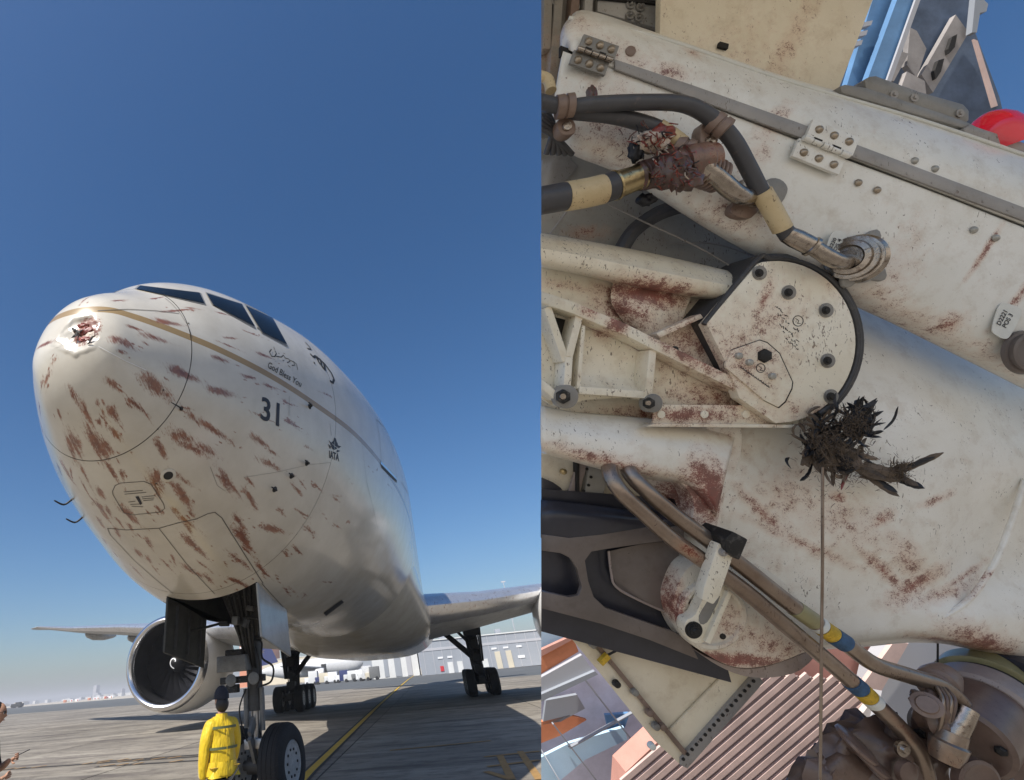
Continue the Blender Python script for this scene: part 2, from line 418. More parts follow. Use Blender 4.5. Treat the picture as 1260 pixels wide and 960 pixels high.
# --- splats: picture position, length, width (picture px), strength
SPL = []
def Z1(s, ox, oy, k):
    for q in s.split(';'):
        a = [float(x) for x in q.split()]; st = a[4] if len(a) > 4 else 1
        SPL.append((ox+a[0]/k, oy+a[1]/k, a[2]/k, a[3]/k, st))
Z1('435 140 40 18;600 130 50 12;680 184 100 20;740 170 40 10;640 232 110 28;500 255 50 22;585 297 80 40;445 310 80 50;450 360 30 16;500 325 20 8;885 195 60 12;1010 280 50 12;915 300 50 18;910 332 70 14;870 388 70 26;1060 375 50 18;130 325 60 26;705 447 100 52 1.2;590 500 125 80 1.2;410 495 75 36;440 520 60 14;990 465 40 22 .7;1090 507 50 14 .8;870 530 110 40 1.1;112 490 50 22 .8;135 465 60 26;245 545 90 36;297 612 80 48;415 620 75 44;505 582 70 34;550 615 60 10;355 660 34 26;185 628 34 20;755 637 90 28;840 690 105 42;700 720 120 55 1.1;745 770 90 56;810 775 90 50;615 765 90 34;340 740 120 62 1.2;385 760 70 48;245 740 120 48;425 710 60 34 .9;350 580 30 16;1040 740 80 34 1.1;1100 790 48 20;1085 840 100 32;1180 665 60 20;1060 640 70 18;1160 578 40 14;405 865 90 36;455 890 46 26;210 865 80 36;290 880 80 26;238 890 60 18;600 905 90 62;900 915 90 42;700 900 80 40;1005 918 42 20;930 745 30 40 .6;110 690 70 16;290 140 60 16 .6;720 600 30 10;160 400 40 30 .5;100 600 50 14', 20, 330, 3.5)
Z1('200 30 90 50;225 10 60 40;300 20 90 46;560 190 90 40 1.1;680 240 100 42 1.1;325 230 60 30;330 300 76 42;445 320 84 48;325 355 50 32;360 310 50 24;575 300 34 18;650 310 50 34;690 350 70 36;715 322 28 20;705 378 44 30;535 445 64 28 1.1;490 490 40 28 1.1;535 520 46 24;640 515 36 20;725 455 86 46 1.1;610 540 44 22;715 565 80 40;480 565 54 24;880 185 110 30;840 165 40 24;970 250 70 36;970 180 32 18;1170 215 56 20;1060 385 100 34 1.1;935 420 100 62 1.1;920 350 70 32;920 520 80 40;1020 560 60 22;1190 320 48 12;1225 395 44 16;1175 480 46 12;1120 490 22 12;790 600 54 22;770 545 40 18;910 612 60 36;945 630 40 26;1150 650 60 14 .6;865 535 18 14;400 400 60 26;455 378 40 24;410 360 40 22;390 495 28 18;555 350 16 8;530 315 12 8;260 210 60 24;150 130 60 20;300 270 40 22;1100 310 36 16 .7;1240 200 30 10;640 200 60 20;665 205 50 18;420 290 30 18;205 250 34 20;280 370 40 18;345 440 50 18;560 560 40 14;955 480 40 18', 30, 540, 3.5)
Z1('75 120 50 16;20 212 40 16;100 248 60 12;175 317 40 12;190 395 60 22;260 498 42 12;330 280 62 14 .7;425 622 16 6;510 578 44 6 .8;375 695 44 12 .8;150 755 32 12;240 768 50 12;425 803 22 8;265 835 50 20;380 820 34 12 .8;215 912 42 10;170 928 22 12;325 772 44 8;300 660 40 12;235 642 34 12;375 710 30 8;590 650 30 8 .7;540 590 24 6 .7', 300, 400, 3.31)
Z1('205 50 40 16;160 62 20 10;330 180 50 10 .8;70 130 60 20;170 215 40 10;130 160 30 12;240 230 20 8', 300, 660, 3.2)
SC = []
for x, y, l, w, st in SPL:
    p, n = skin(x, y); dep = (p-CAM).dot(FWD); cosv = max(.25, abs(n.dot((p-CAM).normalized())))
    ex = Vector((p.x, 0, p.z-4.78)); ex = ex.normalized() if ex.length > .05 else Vector((1, 0, 0))
    fl = Vector((ex.x*.45, 1, ex.z*.45)); fl = (fl-n*fl.dot(n)).normalized()
    # length seen in the picture gives the true length along the flow
    q = p+fl*.1-CAM; q0 = p-CAM
    pl = math.hypot(FPX*q.dot(RIGHT)/q.dot(FWD)-FPX*q0.dot(RIGHT)/q0.dot(FWD), FPX*q.dot(UP)/q.dot(FWD)-FPX*q0.dot(UP)/q0.dot(FWD))*10
    cr = n.cross(fl)
    q = p+cr*.1-CAM
    pc = math.hypot(FPX*q.dot(RIGHT)/q.dot(FWD)-FPX*q0.dot(RIGHT)/q0.dot(FWD), FPX*q.dot(UP)/q.dot(FWD)-FPX*q0.dot(UP)/q0.dot(FWD))*10
    Lw = min(l/max(pl, 25), .55); Ww = min(w/max(pc, 25), .35)
    ja = random.gauss(0, .16); fl, cr = (fl*math.cos(ja)+cr*math.sin(ja)), (cr*math.cos(ja)-fl*math.sin(ja))
    kk = random.uniform(.8, 1.3); SC.append((np.array(p), np.array(fl), np.array(cr), Lw*.76*kk, Ww*.43/kk, st*random.uniform(.85, 1.15)))
    for _ in range(random.choice((0, 1, 2, 3, 3))):
        a_s = random.uniform(-.5, 1.6)*Lw; b_s = random.gauss(0, .7)*Ww+random.uniform(-.01, .01); q_s = p+fl*a_s+cr*b_s
        SC.append((np.array(q_s), np.array(fl), np.array(cr), random.uniform(.015, .06), random.uniform(.006, .018), random.uniform(.7, 1)))
# the far side of the nose, out of this picture's sight, was hit as well
for k in range(60):
    y = random.uniform(.3, 5); th = random.uniform(2.3, 4.0)
    w, m, b, tt = [float(fint(np.array([y]), a)[0]) for a in (FW, FM, FB, FT)]
    s_ = math.sin(th); z = ZC+m+((tt-m) if s_ > 0 else (m-b))*s_
    p = Vector((w*math.cos(th), y, z)); 
    if p.x > -1.3: continue
    n = bv.find_nearest(p)[1]; fl = (Vector((-.3, 1, 0))-n*n.dot(Vector((-.3, 1, 0)))).normalized()
    SC.append((np.array(p), np.array(fl), np.array(n.cross(fl)), random.uniform(.08, .2), random.uniform(.04, .1), 1))
def attrs(o, P, extra=None):
    pts = P.reshape(-1, 3); blood = np.zeros(len(pts))
    for p, fl, cr, l, w, st in SC:
        near = np.where((np.abs(pts-p) < l*2.4+w).all(1))[0]
        if not len(near): continue
        r = pts[near]-p; u = r@fl; v = r@cr
        uu = np.where(u > 0, u/(l*1.25), u/(l*.75)); wv = w*(1+.25*np.clip(-u/l, -1, 1))
        g = np.exp(-(uu**2)*1.1-(v/wv)**2*1.1)*st
        blood[near] = np.maximum(blood[near], g)
    if extra is not None: blood = np.maximum(blood, extra.ravel())
    a = o.data.attributes.new('blood', 'FLOAT', 'POINT'); a.data.foreach_set('value', blood.astype('f'))
    phi = np.arctan2(pts[:, 0], -(pts[:, 2]-4.78)); rr = np.hypot(pts[:, 0], pts[:, 2]-4.78)
    fv = np.stack([phi*np.minimum(rr, 1.6)*1.0, pts[:, 1]*.9+rr*.6, phi*0], 1)
    a = o.data.attributes.new('flow', 'FLOAT_VECTOR', 'POINT'); a.data.foreach_set('vector', fv.ravel().astype('f'))
gore = np.where((du_ > -.06) & (dv_ > -.13), np.exp(-(((du_-.08)/.11)**2+((dv_-.05)/.13)**2))*1.0, 0)*(dk > 0)
gore = np.maximum(gore, .6*np.exp(-(((du_-.0)/.05)**2+((dv_+.0)/.05)**2))*(dk > 0))
gore = gore*2.0*(1.2+.8*np.sin(du_*60+3*np.sin(dv_*40))*np.sin(dv_*75+2*np.sin(du_*50)))
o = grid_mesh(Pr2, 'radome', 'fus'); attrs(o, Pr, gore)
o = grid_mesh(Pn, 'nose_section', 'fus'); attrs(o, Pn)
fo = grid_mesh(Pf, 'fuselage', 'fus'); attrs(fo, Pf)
# joint rings between the sections
for y, r in ((YR+.004, .007), (YJ, .004)):
    R_ = fus_pts(np.array([y-.012, y+.012]), 400, .010)
    grid_mesh(R_, 'joint_ring', 'seam')
# nose wheel well: cut the opening out of the belly
WX0, WX1, WY0, WY1 = -.62, .74, 3.72, 6.5
bm = bmesh.new(); bm.from_mesh(fo.data)
for co, no in (((WX0, 0, 0), (1, 0, 0)), ((WX1, 0, 0), (1, 0, 0)), ((0, WY0-6, 0), (0, 1, 0)), ((0, WY1-6, 0), (0, 1, 0)), ((-.32, 0, 0), (1, 0, 0)), ((.34, 0, 0), (1, 0, 0)), ((0, -.68, 0), (0, 1, 0))):
    fs = [f for f in bm.faces if f.calc_center_median().z < 3.6 and abs(f.calc_center_median().x) < 1.0 and -2.7 < f.calc_center_median().y < 1.6]
    es = list({e for f in fs for e in f.edges}); vs = list({v for f in fs for v in f.verts})
    bmesh.ops.bisect_plane(bm, geom=vs+es+fs, plane_co=co, plane_no=no)
kill = [f for f in bm.faces if WX0 < f.calc_center_median().x < WX1 and WY0-6 < f.calc_center_median().y < WY1-6 and f.calc_center_median().z < 3.6 and (f.calc_center_median().y < -.68 or -.32 < f.calc_center_median().x < .34)]
bmesh.ops.delete(bm, geom=kill, context='FACES'); bm.to_mesh(fo.data); bm.free()
def B(mb, name, mat, **k):      # build an aircraft part given in aircraft coordinates
    o = mb.build(name, mat, None, **k); return aparent(o)
mb = MB(); zt = 4.5
x0, x1, y0, y1 = WX0-.02, WX1+.02, WY0-.02, WY1+.02
mb.add([(x0, y0, 2.75), (x1, y0, 2.75), (x1, y1, 2.65), (x0, y1, 2.65), (x0, y0, zt), (x1, y0, zt), (x1, y1, zt), (x0, y1, zt)], [(4, 5, 6, 7), (0, 1, 5, 4), (1, 2, 6, 5), (2, 3, 7, 6), (3, 0, 4, 7)])
# walls follow the skin line
for k in range(4):
    x, y, z = mb.v[k]; h = bv.ray_cast(Vector((x, y, 0)), Vector((0, 0, 1))); mb.v[k] = (x, y, h[0].z+.012)
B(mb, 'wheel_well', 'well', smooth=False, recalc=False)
for k in range(5):
    y = WY0+.3+k*.5
    B(MB().box(((WX0+WX1)/2, y, 4.40), (WX1-WX0-.04, .06, .16)), 'well_frame', 'gear')
for k, (x, y, z, r) in enumerate([(-.3, 4.6, 3.6, .10), (.45, 4.7, 3.5, .13), (.1, 5.3, 3.75, .09), (.5, 5.6, 3.6, .12), (-.42, 5.4, 3.5, .1)]):
    B(MB().cyl((x-.02, y-.25, z), (x+.02, y+.2, z), r).cyl((x, y-.32, z), (x, y-.25, z), r*.6), 'hydraulic_unit', 'gear')
for k in range(9):
    x = random.uniform(-.5, .65); y = random.uniform(4.0, 6.6); z = random.uniform(3.2, 4.0)
    B(MB().tube([(x, y, 4.3), (x+random.uniform(-.2, .2), y+.2, z), (x+random.uniform(-.3, .3), y+.7, z-.1), (x, y+1.1, 4.2)], .018), 'well_hose', 'geardark')

def patch(quad, off, n1=14, n2=10, inset=0):
    (a, b_, c, d) = [Vector(q) for q in quad]; rows = []
    for i in range(n1+1):
        s = i/n1; row = []
        for j in range(n2+1):
            t = j/n2; p = (a*(1-s)+b_*s)*(1-t)+(d*(1-s)+c*s)*t
            h, n = skin(p.x, p.y); row.append(h+n*off)
        rows.append(row)
    return rows
def mirror(mb):
    m = MB(); m.v = [(-x, y, z) for x, y, z in mb.v]; m.f = [f[::-1] for f in mb.f]; return m
# cockpit windows (each quad: corners in order along the top then the bottom)
WINS = [((173, 352.5), (245, 361), (251, 374), (168, 356.5)), ((254, 362), (297, 375), (313, 402), (262, 376)), ((302, 377), (335, 392), (352.5, 424), (322, 409))]
for q in WINS:
    cx_ = sum(a[0] for a in q)/4; cy_ = sum(a[1] for a in q)/4
    fr = [(cx_+(a[0]-cx_)*1.06, cy_+(a[1]-cy_)*1.14) for a in q]
    f = MB().grid(patch(fr, .006)); g = MB().grid(patch(q, .013))
    for m in (0, 1):
        ff, gg = (f, g) if m == 0 else (mirror(f), mirror(g))
        fo_ = B(ff, 'window_frame', 'gearlight', recalc=False)
        go = gg.build('window_pane', 'glass', fo_, recalc=False)
# cabin door and its sill
def strip(pts, w, off=.004, name='panel_seam', mat='seam', parent=None, closed=False):
    P = []
    for i in range(len(pts)-1):
        a, b_ = Vector(pts[i]), Vector(pts[i+1]); n = max(2, int((b_-a).length/4))
        for k in range(n): P.append(a+(b_-a)*k/n)
    P.append(Vector(pts[-1])); H = [skin(p.x, p.y) for p in P]; A = []; Bq = []
    for i in range(len(H)):
        h, n = H[i]; d = H[min(i+1, len(H)-1)][0]-H[max(i-1, 0)][0]
        if d.length < 1e-5: continue
        c = d.normalized().cross(n).normalized()*w/2
        ww = w
        A.append(h+c+n*off); Bq.append(h-c+n*off)
    return B(MB().grid([A, Bq]), name, mat, smooth=True, recalc=False)
def z(k, ox, oy, s): return [(ox+a/k, oy+b/k) for a, b in s]
strip(z(3.31, 300, 400, [(540, 385), (553, 460), (560, 565)]), .014)
strip(z(3.31, 300, 400, [(540, 385), (575, 420), (605, 500), (620, 600), (622, 640)]), .014)
B(MB().grid(patch([z(3.31, 300, 400, [a])[0] for a in ((556, 566), (622, 632), (622, 643), (560, 582))], .006, 8, 4)), 'door_sill', 'geardark', recalc=False)
B(MB().grid(patch([z(3.31, 300, 400, [a])[0] for a in ((558, 555), (620, 622), (622, 631), (557, 565))], .005, 8, 4)), 'sill_plate', 'lip', recalc=False)
# belly panel seams traced on the skin
for s, w in ((z(3.5, 30, 540, [(358, 385), (440, 392), (580, 385), (660, 362), (740, 345), (790, 322), (820, 316), (850, 340), (900, 420), (950, 500), (1028, 622)]), .011),
             (z(3.5, 30, 540, [(580, 385), (700, 540), (820, 668)]), .008), (z(3.5, 30, 540, [(358, 385), (372, 415), (470, 520), (560, 600), (640, 665)]), .010),
             (z(3.5, 30, 540, [(380, 225), (392, 200), (415, 190), (515, 183), (545, 195), (600, 280), (604, 300), (585, 315), (470, 327), (430, 320), (382, 240), (380, 225)]), .008),
             (z(3.5, 20, 330, [(350, 184), (480, 178), (600, 184), (700, 196)]), .009), (z(3.5, 20, 330, [(640, 130), (670, 155), (705, 195), (740, 250), (757, 300)]), .006),
             (z(3.31, 300, 400, [(185, 290), (183, 370)]), .005), (z(3.31, 300, 400, [(0, 620), (130, 600), (260, 570), (352, 560)]), .003),
             (z(3.31, 300, 400, [(350, 400), (356, 450)]), .006), (z(3.31, 300, 400, [(640, 640), (672, 690)]), .012), (z(3.31, 300, 400, [(480, 480), (500, 640), (520, 720), (545, 830)]), .005),
             (z(3.2, 300, 660, [(70, 185), (172, 296)]), .012), (z(3.5, 30, 540, [(800, 120), (830, 200), (860, 222), (885, 212)]), .004)):
    strip(s, w)
strip(z(3.5, 20, 330, [(355, 338), (470, 400), (560, 440)]), .008, .005, 'scratch_line', 'seamlight')
# placard lines on the belly hatch
for a in ((430, 228, 510, 222), (432, 238, 525, 230), (505, 250, 565, 244), (508, 258, 560, 254), (512, 266, 556, 262), (448, 272, 478, 268), (456, 282, 500, 280), (462, 290, 512, 292)):
    strip(z(3.5, 30, 540, [(a[0], a[1]), (a[2], a[3])]), .009, .004, 'placard_line', 'seam')
B(MB().grid(patch(z(3.5, 30, 540, [(478, 248), (492, 246), (508, 278), (500, 284)]), .006, 4, 6)), 'hatch_latch', 'blackprint', recalc=False)
def disc_on(px, py, r, name, mat, off=.005, rim=None, depth=0):
    h, n = skin(px, py); mb = MB().lathe(h+n*(off-.012), n, [(0, r), (.010, r), (.012, r*.96)], 24)
    return B(mb, name, mat)
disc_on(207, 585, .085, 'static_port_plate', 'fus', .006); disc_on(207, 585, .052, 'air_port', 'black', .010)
for px, py in ((192, 595),(232, 398),(201, 480),(194, 528)): disc_on(px, py, .008, 'fastener', 'black', .006)
# drain slots
for q in (((398, 754), (420, 738), (423, 741), (401, 758)),): B(MB().grid(patch(q, .006, 8, 4)), 'drain_slot', 'black', recalc=False)
B(MB().grid(patch([(484, 764), (489, 768), (486, 775), (480, 770)], .006, 4, 4)), 'vent_panel', 'geardark', recalc=False)
# pitot probes: short mast and forward pointing tube
def probe(px, py, l=.16, s=1):
    h, n = skin(px, py); f = Vector((0, -1, -.1)); f = (f-n*f.dot(n)*.9).normalized()
    mb = MB().tube([h-n*.01, h+n*.055*s+f*.02, h+n*.075*s+f*l], [.022*s, .017*s, .009*s], 8).cyl(h-n*.008, h+n*.008, .05*s, .04*s)
    B(mb, 'pitot_probe', 'black')
for a in ((z(3.5, 30, 540, [(1078, 218)])[0]), (z(3.5, 30, 540, [(1150, 160)])[0]), (z(3.5, 30, 540, [(1216, 105)])[0]), (z(3.31, 300, 400, [(268, 332)])[0]), (223, 503)):
    probe(*a, s=.9 if a[0] > 250 else .5)
for px, py in ((84, 613), (97, 635)):
    h, n = skin(px+4, py+2); h2 = h
    B(MB().tube([h, h+n*.10, h+n*.13+Vector((-.02, -.12, .04))], [.014, .012, .008], 8), 'pitot_probe', 'black')

# ---- lettering, laid on the skin
def glyph_mesh(txt, font=None, bold=0):
    cu = bpy.data.curves.new('t', 'FONT'); cu.body = txt; cu.resolution_u = 3; cu.offset = bold
    ob = bpy.data.objects.new('t', cu); C.objects.link(ob)
    dg = bpy.context.evaluated_depsgraph_get(); me = bpy.data.meshes.new_from_object(ob.evaluated_get(dg))
    bm = bmesh.new(); bm.from_mesh(me); bmesh.ops.triangulate(bm, faces=bm.faces[:])
    bmesh.ops.subdivide_edges(bm, edges=[e for e in bm.edges if e.calc_length() > .25], cuts=2)
    vs = [v.co.copy() for v in bm.verts]; fs = [[v.index for v in f.verts] for f in bm.faces]; bm.free()
    C.objects.unlink(ob); bpy.data.objects.remove(ob)
    return vs, fs
def text_on(txt, quad, name, mat='blackprint', bold=.0, put=None):
    vs, fs = glyph_mesh(txt, bold=bold); xs = [v.x for v in vs]; ys = [v.y for v in vs]; mnx, mxx, mny, mxy = min(xs), max(xs), min(ys), max(ys)
    tl, tr, br, bl = [Vector(q) for q in quad]; out = []
    for v in vs:
        s = (v.x-mnx)/(mxx-mnx); t = 1-(v.y-mny)/(mxy-mny); p = (tl*(1-s)+tr*s)*(1-t)+(bl*(1-s)+br*s)*t
        if put: out.append(put(p))
        else:
            h, n = skin(p.x, p.y); out.append(h+n*.005)
    return out, fs
def text_skin(txt, quad, name, mat='blackprint', bold=0):
    v, f = text_on(txt, quad, name, mat, bold); return B(MB().add(v, f), name, mat, smooth=False, recalc=False)
text_skin('31', ((322, 487.5), (344, 496.5), (343, 525.5), (320, 516)), 'number_marking', bold=.018)
text_skin('IATA', ((404.8, 554.2), (417.2, 558.5), (417, 568), (405, 563.5)), 'association_lettering', bold=.03)
text_skin('God Bless You', ((330.5, 445), (372, 470), (369.5, 476.5), (329, 452.5)), 'blessing_lettering', 'geardark', bold=.004)
# emblem above the lettering: globe with two wings and a crown
def poly_skin(pts, name, mat='blackprint'):
    H = [skin(*p) for p in pts]; return B(MB().add([h+n*.005 for h, n in H], [tuple(range(len(H)))]), name, mat, smooth=False, recalc=False)
ring = [(411.3+4.3*math.cos(a*.52), 548+5.6*math.sin(a*.52)) for a in range(12)]
poly_skin(ring, 'emblem_globe')
poly_skin([(410, 543), (411, 538.6), (413, 539.6), (414, 543.5)], 'emblem_crown')
poly_skin([(407, 548), (404, 541.5), (408, 545.5)], 'emblem_wing'); poly_skin([(406, 553), (403.4, 546.5), (407, 549.5)], 'emblem_wing')
poly_skin([(415.5, 548), (419.6, 549.5), (416, 552)], 'emblem_wing'); poly_skin([(414.5, 553.5), (418.6, 555), (414, 557)], 'emblem_wing')
for s in ([(-3, -2), (0, 1), (3, 3)], [(0, -4.5), (-.4, 0), (0, 5)]):
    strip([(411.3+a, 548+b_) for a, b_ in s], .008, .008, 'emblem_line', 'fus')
# calligraphic greeting above the blackletter line, and the tail of the large Arabic title
for s, w in (([(1098, 350), (1090, 362), (1098, 380), (1112, 382), (1120, 368), (1112, 356)], .016), ([(1108, 340), (1112, 352)], .011), ([(1118, 380), (1140, 384), (1150, 376), (1158, 388)], .016),
             ([(1158, 388), (1172, 392), (1178, 402), (1166, 408)], .014), ([(1176, 396), (1192, 404), (1200, 418), (1186, 420)], .014), ([(1192, 402), (1206, 414), (1212, 440)], .012), ([(1128, 366), (1132, 370)], .014), ([(1146, 396), (1152, 400)], .012), ([(1150, 366), (1157, 371)], .01), ([(1170, 420), (1180, 428)], .01)):
    strip(z(3.5, 20, 330, s), w, .005, 'calligraphy_stroke', 'geardark')
for s, w in (([(250, 70), (262, 84), (272, 96)], .035), ([(258, 96), (275, 100)], .03), ([(270, 118), (284, 132), (292, 126), (302, 148), (298, 128)], .05), ([(302, 148), (316, 166), (312, 140)], .05), ([(316, 166), (330, 184), (326, 154)], .055),
             ([(284, 152), (290, 158)], .05), ([(300, 132), (330, 160), (356, 196), (367, 222), (362, 236), (350, 228)], .05)):
    strip(z(3.31, 300, 400, s), w, .005, 'title_stroke', 'geardark')

# ---- bird remains in the dent
up_ = (Vector((0, 0, 1))-dn*dn.z).normalized(); sd_ = up_.cross(dn)
def dp(u, v, h=0): return dc+sd_*u+up_*v+dn*(-.006-.046*max(0, v+.20)-.012+h)
MAT['feather'] = simple('dark_feather', (.022, .018, .015), .7, 0, .5, 30, .2, (.09, .06, .04))
MAT['flesh'] = simple('raw_flesh', (.26, .05, .03), .35, 0, .5, 22, .5, (.09, .015, .012), coat=.3)
MAT['bone'] = simple('pale_down', (.62, .52, .42), .6, 0, .3, 30, .4, (.35, .10, .07))
rem = thing('bird_remains', 'torn bird remains with dark feathers stuck in the dented radome tip', 'bird remains', dc)
def R_(mb, name, mat, root, **k):
    o = mb.build(name, mat, root, **k); o.location = -root.location; return o
def lump(c, r, ax, seed, n=14):
    rnd = random.Random(seed); mb = MB().sphere(c, 1, n); c = Vector(c); a = [Vector(x)*s for x, s in zip(ax, r)]
    ph = [rnd.uniform(0, 6) for _ in range(6)]; out = []
    for v in mb.v:
        d = Vector(v)-c; k = 1+.22*math.sin(d.x*5+ph[0])*math.sin(d.y*6+ph[1])+.16*math.sin(d.z*9+ph[2]+d.x*4)
        out.append(tuple(c+(a[0]*d.x+a[1]*d.y+a[2]*d.z)*k))
    mb.v = out; return mb
AX = (sd_, up_, dn)
R_(lump(dp(.06, .06), (.085, .05, .025), AX, 1), 'flesh_lump', 'flesh', rem); R_(lump(dp(.075, -.045), (.07, .026, .018), AX, 2), 'flesh_lump', 'flesh', rem)
R_(lump(dp(.03, .125), (.06, .03, .03), AX, 3), 'flesh_lump', 'flesh', rem); R_(lump(dp(.12, .0), (.045, .04, .014), AX, 4), 'down_patch', 'bone', rem)
R_(lump(dp(.0, .07), (.04, .04, .014), AX, 5), 'down_patch', 'bone', rem)
def feather(a, b_, w, nrm, curl=.1, n=7, notch=0, bend=0):
    a, b_, nrm = Vector(a), Vector(b_), Vector(nrm); d = b_-a; l = d.length; s = d.normalized().cross(nrm).normalized(); A = []; Bq = []; M_ = []
    for i in range(n+1):
        t = i/n; p = a+d*t+nrm*(curl*l*t*t)+s*(bend*l*math.sin(math.pi*t)); ww = w*min(1, (t/.22+.06))**.7*math.sqrt(max(0, 1-max(0, (t-.62)/.38)**2))*(1 if i % 2 else 1-notch)+.0004
        A.append(p+s*ww-nrm*ww*.3); M_.append(p+nrm*.001); Bq.append(p-s*ww-nrm*ww*.3)
    return MB().grid([A, M_, Bq])
for (u0, v0, u1, v1, w) in ((-.07, .10, .03, .01, .014), (.02, .06, -.04, -.03, .012), (-.02, .04, .06, .05, .01), (-.08, .11, -.03, .05, .012), (.01, .01, -.05, -.04, .009), (.13, -.10, .17, -.05, .014), (.12, -.13, .16, -.10, .01), (-.01, .03, -.01, -.03, .008)):
    R_(feather(dp(u0, v0, .02), dp(u1, v1, .035), w, dn, .05), 'feather', 'feather', rem, recalc=False)

# ---- wings
def airfoil(cx, cy, cz, chord, th, n=16):
    pts = []
    for i in range(n+1):
        a = math.pi*i/n; x = (1-math.cos(a))/2
        t = th*chord*(1.48*math.sqrt(x)-.63*x-1.76*x*x+1.42*x**3-.51*x**4)*1.0
        pts.append((x, t))
    up = [(cx, cy+x*chord, cz+t*.95-x*chord*.03) for x, t in pts]; lo = [(cx, cy+x*chord, cz-t*.9-x*chord*.03) for x, t in pts]
    return up[::-1]+lo[1:]
def loft(secs):
    n = len(secs[0]); mb = MB(); vs = [p for s in secs for p in s]
    fs = [(i*n+j, i*n+j+1, (i+1)*n+j+1, (i+1)*n+j) for i in range(len(secs)-1) for j in range(n-1)]
    fs += [(i*n+n-1, i*n, (i+1)*n, (i+1)*n+n-1) for i in range(len(secs)-1)]; fs.append(tuple(range((len(secs)-1)*n, len(secs)*n)))
    return mb.add(vs, fs)
WSEC = [(2.4, 18.6, 3.75, 15.2, .125), (5.5, 21.0, 3.95, 11.6, .125), (9.6, 24.0, 4.45, 8.9, .115), (16, 28.9, 5.4, 6.4, .105), (23, 34.1, 6.3, 4.3, .10), (28.8, 38.4, 7.2, 2.7, .09), (31.4, 41.0, 7.45, 1.2, .08)]
for sg in (1, -1):
    B(loft([airfoil(sg*a, b_, c, d, e) for a, b_, c, d, e in WSEC]), 'wing', 'winggrey', ang=60)
    le = []
    for a, b_, c, d, e in WSEC[:-1]:
        pr = airfoil(sg*a, b_, c, d, e); k = len(pr)//2; sub = pr[k-5:k+4]; cen = Vector((sg*a, b_+.06*d, c)); 
        le.append([cen+(Vector(p)-cen)*1.004+Vector((0, -.012, 0)) for p in sub])
    B(MB().grid(le), 'leading_edge_slat', 'winglead', recalc=False)
    for xx, yy, zz in ((12.6, 33.0, 4.55), (17.5, 35.2, 5.2), (22.6, 38.0, 6.0)):
        B(MB().lathe((sg*xx, yy-2.2, zz-.05), (0, 1, .02), [(0, .05), (.4, .26), (1.2, .4), (2.6, .38), (3.8, .2), (4.4, .04)], 14), 'flap_fairing', 'winggrey')
# ---- wing to body fairing
P = []
for y in np.linspace(13.5, 41, 56):
    t = (y-13.5)/27.5; e = math.sin(math.pi*min(1, max(0, t)))**.28 if 0 < t < 1 else 0
    row = []; e = math.sin(math.pi/2*min(1, t/.34))**1.1*math.sin(math.pi/2*min(1, (1-t)/.3))**1.1 if 0 < t < 1 else 0
    for th in np.linspace(0, math.pi, 41):
        ca, sa = math.cos(th), math.sin(th); w = 2.92+.80*e*min(1, sa*1.6)**.8; dpt = 1.75+.95*e
        ba = Vector((2.98*ca, 0, ZC-2.98*sa)); tg = Vector((3.62*math.copysign(abs(ca)**.6, ca), 0, 5.0-2.72*abs(sa)**.62))
        q = max(0, min(1, (sa-.18)/.35)); q = q*q*(3-2*q); pp = ba+(tg-ba)*(e*q); x, zz = pp.x, pp.z
        row.append((x, y, zz))
    P.append(row)
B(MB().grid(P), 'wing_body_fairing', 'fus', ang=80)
for q in ((2.45, 16.6, 2.62),): pass
